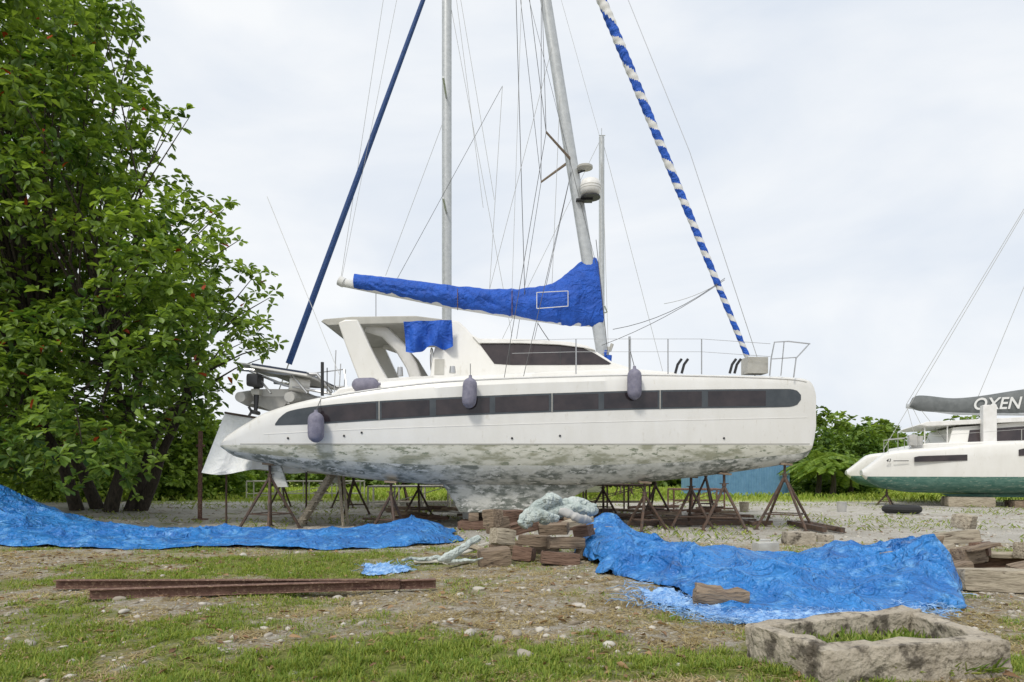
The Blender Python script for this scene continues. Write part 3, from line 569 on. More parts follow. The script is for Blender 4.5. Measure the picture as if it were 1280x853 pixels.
for i in range(nu):
    for j in range(nv):
        s=i/(nu-1); t=j/(nv-1); xt=281+103*s; xb=252+132*s; yt=517+18*s; yb=591-2*s+3*math.sin(s*9); X=xt*(1-t)+xb*t; Yp=yt*(1-t)+yb*t; YY=19.3+.06*math.sin(s*22+t*2)*(.3+t)+.08*math.sin(s*9)-.5*t
        v.append(at(X,Yp,YY))
f=[(i*nv+j,i*nv+j+1,(i+1)*nv+j+1,(i+1)*nv+j) for i in range(nu-1) for j in range(nv-1)]
g.add(v,f); g.tube([at(281,516,19.3),at(385,533,19.35)],.03,6,1)
for p_,s_ in((283,517),(383,533)): a=Vector(at(p_,s_,19.4)); g.tube([a,(a.x,a.y,0)],.03,6,1)
g.obj('white_tarpaulin',['wtarp','darksteel'],ang=80)
# ---------------------------------------------------------------- other boats
def simplecat(name,x0,x1,ynear,gap,zw,zs_,zb_,hb_,bot='bottom2',flip=False,nm=60):
    E=empty(name,((x0+x1)/2,ynear+gap/2,0)); t=np.linspace(0,1,nm); tt=1-t if flip else t
    X=x0+(x1-x0)*t; b=sm(tt,[0,.1,.4,.7,.9,1],[hb_*.6,hb_*.75,hb_,hb_*.9,hb_*.4,.05])
    for k,yc in enumerate((ynear,ynear+gap)): hullmesh(X,zs_(tt),zb_(tt),b,yc,zw).obj('near_hull' if k==0 else 'far_hull',['white',bot,bot],E,ang=30)
    return E
B2=simplecat('catamaran_sailboat',-11.2,1.2,28.2,5.6,1.75,lambda t:sm(t,[0,.12,.4,.95,1],[2.5,3.1,3.4,3.7,3.55]),lambda t:sm(t,[0,.1,.4,.8,.96,1],[1.7,1.5,1.3,1.45,1.6,1.9]),.85,flip=True)
g=G(); g.prism([(-6,2.3),(-.5,2.3),(-.2,3.4),(-1.2,4.2),(-5,4.3),(-7,3.6)],28.4,33.6); g.obj('bridge_deck_and_cabin',['deckwhite'],B2,bevel=.1)
g=G(); mxx=at(558.5,0,31)[0]; g.tube([(mxx,31,3.6),(mxx,31,25.5)],.22,14,sq=(1,.8))
for z in(13.3,18.5): g.tube([(mxx,29.4,z),(mxx,31,z-.1),(mxx,32.6,z)],.05,6)
g.obj('mast',['alu'],B2)
g=G(); A=Vector(at(531,-5,31)); Bp=Vector(at(361,455,31)); T=Bp-A; g.tube([A,A+T*.5,Bp],[.10,.13,.15],10); g.tube([A-T*.14,A],.02,6,1); g.tube([Bp,Bp+T*.16],.03,6,1)
g.obj('furled_headsail',['navy','steel'],B2)
g=G()
for a,b in(((480,-5),(426,350)),((570,-5),(604,260)),((555,150),(482,345)),((562,0),(640,420)),((575,-5),(618,250))): g.tube([at(*a,31),at(*b,31)],.010,4)
g.obj('rigging',['ropew'],B2)
B3=empty('monohull_sailboat',(4,38,0)); t=np.linspace(0,1,50)
hullmesh(-3.5+13*t,sm(t,[0,.1,.5,1],[2.9,3.1,3.0,3.6]),sm(t,[0,.15,.5,.9,1],[2.3,1.7,1.4,2.0,3.0]),sm(t,[0,.3,.6,.9,1],[1.0,1.7,1.8,.8,.05]),38,2.0).obj('hull',['white','bottom2','bottom2'],B3,ang=30)
g=G(); g.prism([(2,1.6),(5.6,1.6),(5.0,.35),(2.6,.35)],37.85,38.15); g.obj('fin_keel',['bottom2'],B3,bevel=.04)
g=G(); g.prism([(0,3.0),(5.5,3.05),(4.8,3.5),(.6,3.6)],37,39); g.obj('cabin_trunk',['deckwhite'],B3,bevel=.1)
g=G(); xm=at(752,0,38)[0]; z0=at(752,172,38)[2]; g.tube([(xm,38,3.2),(xm,38,z0)],[.17,.15],12); g.tube([(xm,38,z0),(xm,38,z0+.5)],.02,5); g.tube([(xm-.15,38,z0+.1),(xm+.2,38,z0+.1)],.03,5); g.tube([(xm,36.9,10.5),(xm+.3,38,10.4),(xm,39.1,10.5)],.04,5)
g.obj('mast',['alu'],B3)
g=G(); top=(xm,38,z0)
for q in((9.3,38,3.6),(-3.4,38,3.1),(xm-.4,36.4,3),(xm+.1,39.6,3),(xm+.3,36.4,3)): g.tube([top,q],.012,4)
g.obj('rigging',['ropew'],B3)
# ---------------------------------------------------------------- right catamaran
RY=30.; k_=RY/F
rx=lambda p:(p-640)*k_
rz=lambda p:CAMH-(p-HY)*k_
TT=lambda l:[(p-1058)/382. for p in l]
B4=simplecat('catamaran_sailboat',rx(1058),rx(1440),RY+.9,5.8,rz(594),
  lambda t:sm(t,TT([1058,1064,1075,1095,1150,1280,1400,1430,1440]),[rz(v) for v in(587,583,575,562,557,549,546,548,556)]),
  lambda t:sm(t,TT([1058,1068,1085,1130,1250,1380,1425,1440]),[rz(v) for v in(592,601,609,615,616,610,600,580)]),.85,'teal')
B4.location=(rx(1058),RY+.5,0)
for ch in B4.children: ch.matrix_parent_inverse=Matrix.Translation(-Vector(B4.location))
g=G(); g.prism([(rx(a),rz(b)) for a,b in((1120,562),(1128,552),(1150,550),(1390,546),(1400,575),(1120,580))],RY+.9,RY+6.8); g.obj('bridge_deck',['white'],B4,bevel=.05)
g=G(); g.prism([(rx(a),rz(b)) for a,b in((1150,553),(1178,552),(1186,529),(1300,522),(1340,528),(1380,548))],lambda z:RY+1.3+(z-2.8)*.3,lambda z:RY+6.4-(z-2.8)*.3); g.obj('cabin',['white'],B4,bevel=.05)
g=G(); g.prism([(rx(a),rz(b)) for a,b in((1140,525),(1150,521),(1300,517),(1300,523),(1150,527))],RY+1.3,RY+6.4); 
for a in(1148,1178): g.tube([(rx(a),RY+1.5,rz(551)),(rx(a),RY+1.5,rz(525))],.04,6)
g.box((rx(1228),RY+1.2,rz(526)),(.6,.5,1.7),0); g.obj('hardtop',['deckwhite'],B4,bevel=.03)
g=G()
for a,b,c,d in((1125,1192,566,575),(1254,1300,557.5,568),(1325,1370,555,566)):
    yy=RY+.9-.855
    g.prism([(rx(a),rz(d)),(rx(a),rz(c+3)),(rx(a)+.2,rz(c+1.5)),(rx(b),rz(c)),(rx(b),rz(d-1.5))],yy,yy+.1)
g.prism([(rx(1203),rz(549)),(rx(1207),rz(533)),(rx(1300),rz(528)),(rx(1335),rz(533)),(rx(1355),rz(547))],lambda z:RY+1.28+(z-2.8)*.3,lambda z:RY+1.4+(z-2.8)*.3,0)
g.obj('windows',['glass'],B4,smooth=False)
g=G(); BY=RY+3.8
def bt(p,q):
    a=at(p,q,BY); return (rx(p)+.25,BY,a[2])
q=np.linspace(1134,1420,60); v=[];n=16
for i,p in enumerate(q):
    tpp=float(sm(p,[1134,1140,1147,1200,1280,1420],[503,493,491,496,489,470])); bb=float(sm(p,[1134,1150,1280,1420],[506,511,518,520]))
    A=Vector(bt(p,tpp));B=Vector(bt(p,bb));C=(A+B)/2;H=(A.z-B.z)/2
    for j in range(n): th=6.2832*j/n; v.append((C.x,C.y+.28*math.sin(th)*(1+.2*mn.noise(Vector((p*.06,th,1)))),C.z+H*math.cos(th)))
g.add(v,[(i*n+j,i*n+(j+1)%n,(i+1)*n+(j+1)%n,(i+1)*n+j) for i in range(59) for j in range(n)]+[tuple(range(n)),tuple(59*n+j for j in range(n))])
g.obj('sail_cover',['covergrey'],B4,ang=60)
g=G(); g.tube([bt(1130,504),bt(1200,514),bt(1425,521)],.12,10); g.tube([(bt(1425,0)[0],BY,3.2),(bt(1425,0)[0],BY,22)],.16,12,sq=(1.2,.8)); g.obj('boom_and_mast',['alu'],B4)
g=G(); top=(bt(1425,0)[0],BY,21.8)
for e in(bt(1130,502),bt(1230,497),(rx(1440)-1.5,RY+.5,3),(rx(1060)+1,RY+.9,2.6)): g.tube([top,e],.014,4)
for a,b in((1132,1132),(1140,1150),(1150,1172)): A=bt(a,508); g.tube([A,(rx(b)+.3,RY+2,rz(548))],.015,4)
for y in(RY+.3,RY+1.4): g.tube([(rx(1092),y,rz(562)),(rx(1092),y,rz(545)),(rx(1120),y,rz(543)),(rx(1120),y,rz(556))],.018,5)
for p in(1105,1260,1330): g.tube([(rx(p),RY+.3,rz(558)),(rx(p),RY+.3,rz(535))],.015,5)
g.tube([(rx(1120),RY+.3,rz(543)),(rx(1400),RY+.3,rz(527))],.008,4)
g.rough((rx(1127),RY+.8,rz(546)),(.4,.5,.5),1,amp=.06,seed=4); g.tube([(rx(1136),RY+.6,rz(553)),(rx(1136),RY+.6,rz(541))],.14,10,1)
g.obj('rigging_and_rails',['ropew','dinghy'],B4)
def text(s,loc,size,mname,parent,shear=0,rotz=0):
    c=bpy.data.curves.new('lettering','FONT'); c.body=s; c.size=size; c.extrude=.004; c.shear=shear; c.offset=size*.015; o=bpy.data.objects.new('lettering',c); S.collection.objects.link(o); o.location=loc; o.rotation_euler=(math.radians(90),0,rotz); c.materials.append(M[mname]); par(o,parent)
p=bt(1220,511.5); text('OXEN',(p[0],BY-.34,p[2]),.80,'sailw',B4,.25)
text('43',(rx(1088),RY+.10,rz(575)),.22,'black',B4,.3)
g=G(); g.box((rx(1108),RY+.10,rz(573.5)),(.7,.015,.035)); g.obj('plain_mark',['black'],B4,smooth=False)
g=G()
for k,(a,b,h) in enumerate(((1170,1230,.45),(1252,1290,.3),(1350,1390,.35))):
    for j in range(3): g.rough(((rx(a)+rx(b))/2,RY+.5+j*.5,h/2),(rx(b)-rx(a),.3,h),0 if k else 1,amp=.03,seed=k*3+j)
g.prism([(rx(1165),rz(616)),(rx(1325),rz(616)),(rx(1315),.45),(rx(1175),.45)],RY+.8,RY+1.1,2)
g.obj('keel_blocks',['wood','woodgrey','teal'],B4)
B4.rotation_euler=(0,0,math.radians(-20)); B4.scale=(.83,1,.95); B4.location.x+=.95
# ---------------------------------------------------------------- stands
def stand(x,y,h,spread=.55,rot=0,m='darksteel'):
    g=G(); ap=Vector((x,y,h-.35)); feet=[]
    n_=4 if spread>.7 else 3
    for k in range(n_):
        a=rot+k*2*math.pi/n_; fx=x+spread*math.cos(a); fy=y+spread*math.sin(a); feet.append(Vector((fx,fy,float(gh(fx,fy))+.02))); g.tube([ap,feet[-1]],.038,6); g.box(feet[-1],(.13,.13,.02))
    for i in range(len(feet)): a=ap.lerp(feet[i],.72); b=ap.lerp(feet[(i+1)%len(feet)],.72); g.tube([a,b],.018,5)
    g.tube([ap-Vector((0,0,.15)),(x,y,h-.04)],.035,8); g.tube([(x-.12,y,h-.28),(x+.12,y,h-.28)],.012,5); g.box((x,y,h-.025),(.30,.30,.05),1,(0,.08,0)); g.tube([(x,y,h-.35),(x,y,h-.28)],.06,8)
    g.obj('boat_stand',[m,'wood'])
zbi=lambda X:float(np.interp(X,Xs,zb))
for X,y,sp,ro in((-6.35,17.9,.75,.3),(-3.1,17.5,.5,.9),(3.4,17.5,.6,.2),(5.5,17.7,.75,.5),(7.15,17.9,.85,.25),(4.8,18.3,.6,1.4)): stand(X,y,zbi(X)+.03,sp,ro)
for X in(-5.5,-3.2,3.2,4.9,6.8,1.9): stand(X,23.6+random.uniform(-.4,.4),zbi(X)+.03,.55,random.uniform(0,2))
for X in(-9.5,-7,-4.5,-1.5): stand(X,28.2,1.42,.5,random.uniform(0,2))
for X,Y_ in((0,37),(1,39),(6,37),(7,39)): stand(X,Y_,1.75,.7,random.random())
stand(16.8,30.6,.85,.4,.4); stand(22.9,28.2,.85,.4,.9)
g=G()
for k in range(5): g.rough((-1.0+.62*k,18,.33),(.26,1.0,.2),0,rot=(0,0,random.uniform(-.05,.05)),amp=.015,seed=k)
for y in(17.65,18.35): g.rough((.25,y,.12),(3.3,.28,.22),1,amp=.02,seed=9+y,cuts=6)
for k in range(4): g.rough((-1.0+.8*k,23.6,.22),(.3,1.1,.42),0,amp=.015,seed=k+20)
g.obj('keel_timbers',['wood','woodred'])
def trestle(x0,x1,y0,y1,h,n=3,mm='darksteel'):
    g=G()
    for i in range(n+1):
        x=x0+(x1-x0)*i/n
        for y in(y0,y1): g.tube([(x,y,0),(x,y,h)],.035,6)
        g.tube([(x,y0,h),(x,y1,h)],.025,6)
    for y in(y0,y1): g.tube([(x0,y,h),(x1,y,h)],.035,6); g.tube([(x0,y,.35),(x1,y,.35)],.02,6); g.tube([(x0,y,.1),(x1,y,h)],.015,5)
    g.obj('steel_trestle',[mm])
trestle(-5.4,-2.4,25.6,26.6,.95,3,'board'); trestle(2.0,5.2,25.8,26.8,1.0,4); trestle(-1.9,.9,34,35,1.1,4,'board'); trestle(-14,-8,36,37,1.0,4,'board'); trestle(6.4,8.4,27,28,.8,2,'rust')
g=G(); 
for dy in(0,.5):
    g.tube([(-5.85,18.6+dy,.03),(-4.75,18.6+dy,1.78)],.06,4,sq=(1,.5)); g.tube([(-4.6,18.6+dy,.03),(-4.75,18.6+dy,1.78)],.04,4)
for k in range(7): t=.10+k*.14; g.box((-5.85+1.1*t,18.85,.03+1.75*t),(.26,.56,.035))
g.box((-4.75,18.85,1.80),(.4,.6,.04)); g.obj('wooden_step_ladder',['woodgrey'],smooth=False)
g=G(); x=at(250,0,21)[0]; g.tube([(x,21,0),(x+.02,21,2.75)],.07,8); g.tube([(x,21,0),(x,21,.06)],.25,10); g.tube([(x-.1,21,2.3),(x+.15,21,2.3)],.04,6); g.obj('rusty_post',['rust'])
g=G()
for x0,y0,x1,y1 in((3.2,18.6,7.2,18.9),(3.4,19.4,7.0,19.6),(4.0,18.3,4.2,20.5),(6.5,18.3,6.7,20.5),(7.6,16.6,7.7,19.0),(8.0,16.5,8.1,18.9)):
    a=math.atan2(y1-y0,x1-x0); L_=math.hypot(x1-x0,y1-y0); g.box(((x0+x1)/2,(y0+y1)/2,.09),(L_,.10,.12),0,(0,0,a))
for k in range(8): g.box((7.83,16.75+.3*k,.12),(.45,.05,.05))
g.obj('steel_cradle',['darksteel'],smooth=False)
g=G()
for k in range(70):
    x=random.uniform(1.6,8.2) if k<48 else random.uniform(-4.5,0); y=random.uniform(19.5,27); l=random.uniform(.4,1.8); g.rough((x,y,random.uniform(.04,.16)),(l,random.uniform(.1,.3),random.uniform(.05,.14)),random.choice((0,0,1,2)),rot=(0,random.uniform(-.05,.05),random.uniform(-.6,.6)),amp=.01,cuts=1,seed=k)
g.obj('scrap_timber_pile',['wood','woodred','darksteel'])
g=G()
x,y=gp(1127,642); R=.5; n=28; v=[];
for i in range(n):
    for j in range(10): a=6.2832*i/n; b=6.2832*j/10; v.append((x+(R+.15*math.cos(b))*math.cos(a),y+(R+.15*math.cos(b))*math.sin(a),.16+.14*math.sin(b)))
g.add(v,[(i*10+j,i*10+(j+1)%10,((i+1)%n)*10+(j+1)%10,((i+1)%n)*10+j) for i in range(n) for j in range(10)]); g.obj('old_tyre',['rubber'])
g=G(); x,y=gp(957,693); g.rough((x,y,.11),(.42,.24,.22),0,rot=(0,0,.2),amp=.012); g.tube([(x-.1,y,.21),(x-.1,y,.26),(x+.08,y,.26),(x+.08,y,.21)],.014,6); g.tube([(x+.17,y,.2),(x+.17,y,.25)],.03,8); g.obj('plastic_canister',['cannister'],bevel=.02)
for px_,py_,c in((930,640,'woodgrey'),(1052,640,'dinghy'),(585,652,'deckwhite')):
    g=G(); x,y=gp(px_,py_); g.tube([(x,y,0),(x,y,.35)],[.15,.18],14); g.tube([(x,y,.35),(x,y,.37)],.19,14); g.obj('bucket',[c],ang=40)
g=G(); x,y=gp(998,680); g.rough((x,y,.12),(.6,.35,.26),0,amp=.03,seed=5); g.rough((x+.7,y+.4,.08),(.35,.25,.16),0,amp=.03,seed=6); g.obj('concrete_block',['concrete'])
# ---------------------------------------------------------------- timber stacks
g=G()
bl=[(618,708,.50,.30,.28,0,.25,0),(655,703,.34,.30,.24,0,-.3,1),(700,707,.62,.22,.2,0,.06,1),(738,700,.5,.2,.18,0,.5,0),(632,690,.6,.28,.22,0,-.1,0),(680,690,.5,.3,.24,0,.3,0),
(628,703,.36,.30,.26,.28,.5,2),(668,699,.55,.2,.18,.24,-.15,0),(708,701,.62,.22,.2,.20,.12,0),(730,697,.30,.26,.2,.36,-.6,1),(622,692,.42,.24,.26,.40,.8,0),(655,694,.5,.24,.2,.40,.1,1),(692,694,.55,.24,.18,.38,-.25,0),(722,690,.6,.2,.12,.52,.2,2),(672,690,.5,.2,.17,.58,.3,0),(616,698,.32,.22,.30,.54,-.9,0),(745,692,.7,.16,.08,.36,.35,2),(605,700,.9,.14,.06,.12,-.7,2),(640,690,.4,.26,.2,.60,.4,1)]
for k,(p,q_,a,b,c,z,r_,m_) in enumerate(bl):
    x,y=gp(p,q_); g.rough((x,y,float(gh(x,y))+z+c/2),(a,b,c),m_,rot=(random.uniform(-.18,.18),random.uniform(-.25,.25),r_),amp=.02,seed=k,cuts=5,fq=5)
g.obj('timber_block_pile',['wood','woodred','woodgrey'],ang=45)
g=G()
for p,q_,a,b,z,r_,ry in((568,700,1.0,.16,.10,.55,-.2),(590,696,.9,.14,.18,-.2,-.25),(548,704,.8,.15,.04,.1,.03),(575,706,.7,.12,.05,.9,.05)):
    x,y=gp(p,q_); g.rough((x,y,float(gh(x,y))+z),(a,b,.03),0,rot=(.1,ry,r_),amp=.006,cuts=3,seed=p)
g.obj('loose_boards',['board'],ang=45)
def lump(g,path,r,m=0,seed=0,n=26):
    P=[Vector(p) for p in path]; q=[]; R=[]
    K=34
    for i in range(K):
        t=i/(K-1)*(len(P)-1); j=min(int(t),len(P)-2); q.append(P[j].lerp(P[j+1],t-j)); R.append(r*(math.sin(math.pi*(i+.7)/(K+.4))**.3)*(1+.25*mn.noise(Vector((i*.35,seed,0)))))
    o=len(g.v); g.tube(q,R,n,m,sq=(1,.85))
    for i in range(o,len(g.v)):
        p=Vector(g.v[i]); d=mn.noise_vector(p*4+Vector((seed,0,0)))*.06; g.v[i]=tuple(p+d)
g=G()
def A3(p,q,Y): return Vector(at(p,q,Y))
lump(g,[A3(650,660,11),A3(662,644,11.1),A3(682,628,11.2),A3(700,621,11.3)],.13,0,1)
lump(g,[A3(674,654,11.2),A3(695,640,11.3),A3(722,636,11.4),A3(744,640,11.5)],.12,0,2)
lump(g,[A3(690,630,11.4),A3(712,627,11.5),A3(744,632,11.6)],.09,0,3)
lump(g,[A3(658,652,10.8),A3(678,643,10.8),A3(698,650,10.9)],.09,0,4)
lump(g,[A3(700,640,11.0),A3(722,648,11.0),A3(738,650,11.2)],.07,1,8)
lump(g,[A3(600,672,10.7),A3(585,682,10.5),A3(568,692,10.4),A3(548,700,10.3)],.06,0,5)
lump(g,[A3(500,700,10.6),A3(530,698,10.6),A3(575,702,10.3),A3(604,700,10.2)],.035,0,7)
g.obj('old_canvas_bundle',['canvasgrey','dinghy'],ang=80)
g=G()
bl=[(1245,736,1.05,.26,.28,0,.06,2),(1310,730,.9,.34,.34,0,-.1,0),(1180,728,.8,.26,.26,0,.3,0),(1250,714,1.1,.26,.24,.0,-.2,1),(1210,722,.6,.24,.24,.28,.5,0),(1190,716,.7,.26,.2,.52,-.5,2),(1155,722,.9,.2,.16,.30,.15,2),(1225,718,.62,.24,.2,.34,.9,1),(1135,712,.9,.2,.12,.2,.25,2),(1295,718,.7,.26,.24,.3,.4,2),(1165,716,.6,.22,.18,.44,.5,0),(1120,705,.55,.2,.16,.12,-.4,0),(1205,710,.5,.26,.22,.74,.8,2),(1225,724,.55,.2,.05,.56,.3,0),(1268,716,.8,.2,.06,.30,-.1,2)]
for k,(p,q_,a,b,c,z,r_,m_) in enumerate(bl):
    x,y=gp(p,q_); g.rough((x,y,float(gh(x,y))+z*.8+c/2),(a,b,c),m_,rot=(random.uniform(-.15,.15),random.uniform(-.30,.12),r_),amp=.02,seed=k+40,cuts=5,fq=4)
g.obj('timber_block_pile',['wood','woodred','woodgrey'],ang=45)
g=G(); x,y=gp(900,762); g.rough((x,y,.12),(.56,.24,.22),0,rot=(.1,.08,-.1),amp=.06,seed=70,cuts=7,fq=6); g.obj('rotten_timber_block',['wood'],ang=45)
def beam(name,p0,p1,h=.12,wd=.11):
    a=Vector(p0);b=Vector(p1); c=(a+b)/2; ang=math.atan2(b.y-a.y,b.x-a.x); L_=(b-a).length; tl=-math.atan2(b.z-a.z,math.hypot(b.x-a.x,b.y-a.y)); g=G()
    for dz in(0,h): g.box(c+Vector((0,0,dz)),(L_,wd,.012),0,(0,tl,ang))
    g.box(c+Vector((0,0,h/2)),(L_-.004,.010,h-.014),0,(0,tl,ang)); g.obj(name,['rust'],bevel=.004)
def g3(p,q,dz): x,y=gp(p,q); return (x,y,float(gh(x,y))+dz)
beam('steel_i_beam',g3(112,752,.03),g3(545,738,.04),.10); beam('steel_i_beam',g3(70,739,.03),g3(500,741,.05),.10)
def trough():
    E=[(1.96,5.47),(2.17,4.74),(3.52,4.96),(3.47,5.92)]; g=G()
    for i in range(4):
        a=Vector(E[i]); b=Vector(E[(i+1)%4]); c=(a+b)/2; L_=(b-a).length; ang=math.atan2((b-a).y,(b-a).x)
        g.rough((c.x,c.y,.11+.02*(i%2)),(L_+(.12 if i%2 else -.10),.16,.36-.03*(i%2)),0,rot=(0,.02*(i-1.5),ang),amp=.04,seed=i+80,cuts=14,fq=6)
    g.obj('broken_concrete_trough',['concrete'],ang=50)
trough()
n=4200; X=rng.uniform(2.1,3.45,n); Y=rng.uniform(4.85,5.8,n); az=rng.uniform(0,6.28,n); el=rng.uniform(.3,1.4,n); u=rng.random((n,1))
leaves('trough_weeds',np.stack([X,Y,gh(X,Y)+.04],1),np.stack([np.cos(az)*np.cos(el),np.sin(az)*np.cos(el),np.sin(el)],1),rng.uniform(.04,.18,n),rng.uniform(.006,.02,n),np.array([.12,.22,.03])*(1-u)+np.array([.32,.36,.11])*u,M['grass'])
# ---------------------------------------------------------------- container
g=G(); x0,x1,y0=11.0,17.0,42.; n=60
prof=[]
for i in range(n*4+1):
    t=i/(n*4); x=x0+(x1-x0)*t; ph=i%4; prof.append((x,y0+(.05 if ph in(1,2) else 0)))
K=len(prof); v=[(x,y,.15) for x,y in prof]+[(x,y,2.6) for x,y in prof]; g.add(v,[(i,i+1,K+i+1,K+i) for i in range(K-1)])
g.box(((x0+x1)/2,y0+1.25,1.38),(x1-x0-.02,2.3,2.44)); g.box(((x0+x1)/2,y0+1.2,2.66),(x1-x0+.1,2.5,.1)); g.box(((x0+x1)/2,y0+1.2,.1),(x1-x0+.1,2.5,.14))
for x in(x0,x1): g.box((x,y0+.02,1.38),(.12,.14,2.5))
g.obj('shipping_container',['container'],smooth=False)
# ---------------------------------------------------------------- vegetation
def blobleaves(name,blobs,per,ll,wl,c0,c1,m,parent=None,flat=.8,red=0):
    P=[];D=[];C=[]
    for (x,y,z,r) in blobs:
        n=int(per*(r/1.2)**2); d=nrm(rng.normal(0,1,(n,3))); rad=r*(rng.random(n)**.4)*(1+.15*rng.normal(0,1,n)); c=np.array([x,y,z])+d*rad[:,None]*np.array([1,1,flat])
        ax=nrm(d*.6+np.array([0,0,.75])+rng.normal(0,.25,(n,3))); bt_=rng.normal(0,.14)
        k=8; cc=np.repeat(c,k,0); aa=np.repeat(ax,k,0); rd=nrm(rng.normal(0,1,(n*k,3))); rd=nrm(rd-aa*np.sum(rd*aa,1,keepdims=True)); dd=nrm(rd+aa*rng.uniform(-.35,.6,(n*k,1)))
        P.append(cc+dd*.02);D.append(dd); tone=rng.normal(.48+bt_,.20,(n,1)); tone=np.repeat(tone,k,0)+rng.normal(0,.12,(n*k,1)); tone=np.clip(tone,0,1)
        cl=np.array(c0)*(1-tone)+np.array(c1)*tone
        if red: q=rng.random(n*k)<red; cl[q]=np.array([.42,.07,.03])*rng.uniform(.5,1,(q.sum(),1))
        C.append(cl)
    P=np.concatenate(P);D=np.concatenate(D);C=np.concatenate(C);N_=len(P); print(name,N_)
    return leaves(name,P,D,rng.uniform(*ll,N_),rng.uniform(*wl,N_),C,m,parent)
TX,TY=-13.6,23.0; TREE=empty('almond_tree',(TX,TY,0))
ys=[-80,-30,0,40,90,140,165,200,240,270,300,350,370,400,430,455,480,520,560,600]; xr=[125,140,165,178,200,215,205,208,245,275,305,320,340,345,342,325,296,278,262,225]
blobs=[]
for py_ in np.arange(-70,612,36):
    R=float(np.interp(py_,ys,xr))
    for p in np.arange(R-38,-260,-50):
        for dY in(-4,-1.3,1.3,4):
            if abs(dY)>3 and (R-p<60): continue
            Y=TY-1+dY+random.uniform(-1,1); r=random.uniform(.65,1.1)*(1.0 if R-p<90 else 1.12)
            q=p+random.uniform(-12,10); yy=py_+random.uniform(-14,14)
            if 60<q<190 and yy>560 and dY<3 and random.random()<.65: continue
            if yy>575 and random.random()<.3: continue
            if random.random()<.20: continue
            blobs.append((*at(q,yy,Y),r))
for q,yy,r in((238,145,.28),(225,142,.35),(210,150,.45),(172,30,.45),(150,12,.5),(280,262,.4),(300,300,.4),(338,372,.4),(345,430,.4),(333,446,.4),(262,262,.4),(318,345,.4)): blobs.append((*at(q,yy,21),r))
print('blobs',len(blobs))
blobleaves('foliage',blobs,29,(.20,.34),(.10,.16),(.045,.10,.016),(.26,.38,.07),M['leaf'],TREE,.85,.006)
g=G()
forks=[]
for k,(dx,dy,tx,ty,h) in enumerate(((0,0,1.0,-.5,4.2),(-.5,.3,-2.5,.6,4.5),(.6,.2,2.4,.8,4.4),(-.9,-.2,-1.0,-2.0,4.8),(.3,-.4,1.4,-2.0,4.6),(.9,.3,2.8,-.6,3.6),(-.2,.5,.2,1.5,4.4))):
    b0=Vector((TX+dx,TY+dy,float(gh(TX+dx,TY+dy))-.1)); t0=Vector((TX+tx,TY+ty,h)); mid=b0.lerp(t0,.5)+Vector((random.uniform(-.4,.4),random.uniform(-.3,.3),.3)); g.tube([b0,b0.lerp(mid,.5)+Vector((.1,0,.1)),mid,t0],[.22,.17,.14,.12],10); forks.append(t0)
for i,(x,y,z,r) in enumerate(blobs):
    if i%2 and r>.6: continue
    c=Vector((x,y,z)); f0=min(forks,key=lambda q:(q-c).length); L_=(c-f0).length
    mid=f0.lerp(c,.5)+Vector((-.12*L_ if c.x>f0.x else .1*L_,random.uniform(-.4,.4),random.uniform(-.2,.4)))
    g.tube([f0,f0.lerp(mid,.5)+Vector((0,0,.15)),mid,mid.lerp(c,.5)+Vector((0,0,.1)),c],[.08,.055,.036,.022,.010],5)
g.obj('trunk_and_limbs',['bark'],TREE,ang=80)
bb=[]
for px_,top,Y in ((30,480,33),(60,500,34),(100,500,34),(140,520,35),(175,525,36),(205,515,36),(232,505,37),(258,508,38),(275,525,39),(0,480,34),(-40,450,35),(290,560,42),(310,575,44),(-90,450,36)):
    tz=at(0,top,Y)[2]; z=.6
    while z<tz-.5:
        for k in range(2): bb.append(((px_-640)*Y/F+random.uniform(-1,1),Y+random.uniform(-1.5,1.5),z,random.uniform(.9,1.4)))
        z+=.9
blobleaves('background_bushes',bb,24,(.25,.45),(.14,.24),(.07,.14,.02),(.30,.42,.08),M['leaf2'])
bb=[]
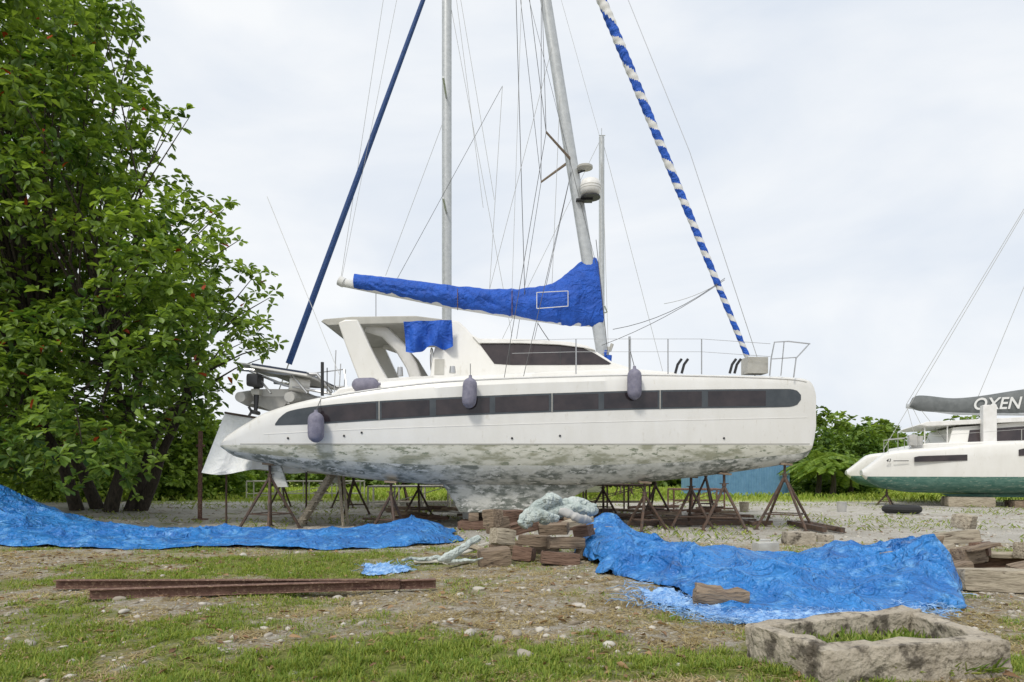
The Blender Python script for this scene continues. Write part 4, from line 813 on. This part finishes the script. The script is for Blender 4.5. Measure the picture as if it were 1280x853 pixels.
for i in range(260):
    X=random.uniform(-75,75); Y=random.uniform(60,72); 
    H=2.4+2.4*float(vn(X*.08,3,4))+ (1.8 if X>22 and X<44 else 0)
    if -20<X<20: H*=.85
    for k in range(2): bb.append((X+random.uniform(-1,1),Y,random.uniform(.3,H),random.uniform(1.0,1.9)))
blobleaves('distant_trees',bb,14,(.4,.8),(.25,.45),(.08,.13,.03),(.22,.32,.07),M['leaf2'])
bb=[]
for px_,top,Y in ((1012,545,46),(1030,532,48),(1050,534,50),(1072,540,50),(1095,545,52),(1000,558,44),(1120,550,52),(1010,575,43),(1045,565,45),(1085,566,44),(1145,552,54),(1180,556,54)):
    tz=at(0,top,Y)[2]; z=.5
    while z<tz-.4:
        for k in range(2): bb.append(((px_-640)*Y/F+random.uniform(-1,1),Y+random.uniform(-1,1),z,random.uniform(.8,1.3)))
        z+=.85
blobleaves('background_bushes',bb,22,(.3,.5),(.15,.25),(.045,.10,.02),(.19,.29,.06),M['leaf2'])
def palm(x,y,h,fr=16,L_=2.4,seed=0):
    E=empty('palm_tree',(x,y,0)); g=G(); g.tube([(x,y,0),(x+.1,y,h*.5),(x+.05,y,h)],[.2,.15,.12],8); g.obj('trunk',['bark'],E); P=[];D=[]
    for i in range(fr):
        a=i*2.4+seed; e=.2+1.1*((i*.37)%1)
        for t in np.linspace(.15,1,30):
            p=np.array([x+.05+math.cos(a)*math.cos(e)*L_*t,y+math.sin(a)*math.cos(e)*L_*t,h+math.sin(e)*L_*t-1.1*L_*.5*t*t]); 
            for s in(-1,1): d=np.array([-math.sin(a)*s+.5*math.cos(a),math.cos(a)*s+.5*math.sin(a),-.25]); P.append(p);D.append(d/np.linalg.norm(d))
    n=len(P); u=rng.random((n,1)); leaves('fronds',np.array(P),np.array(D),np.full(n,.5),np.full(n,.07),np.array([.12,.22,.04])*(1-u)+np.array([.28,.38,.08])*u,M['leaf2'],E)
palm(at(1040,0,40)[0],40,1.6,18,2.2,1); palm(at(1022,0,41)[0],41,2.0,16,2.2,2); palm(at(1062,0,42)[0],42,1.2,18,2.0,3); palm(at(205,0,39)[0],39,1.2,16,2.2,4)
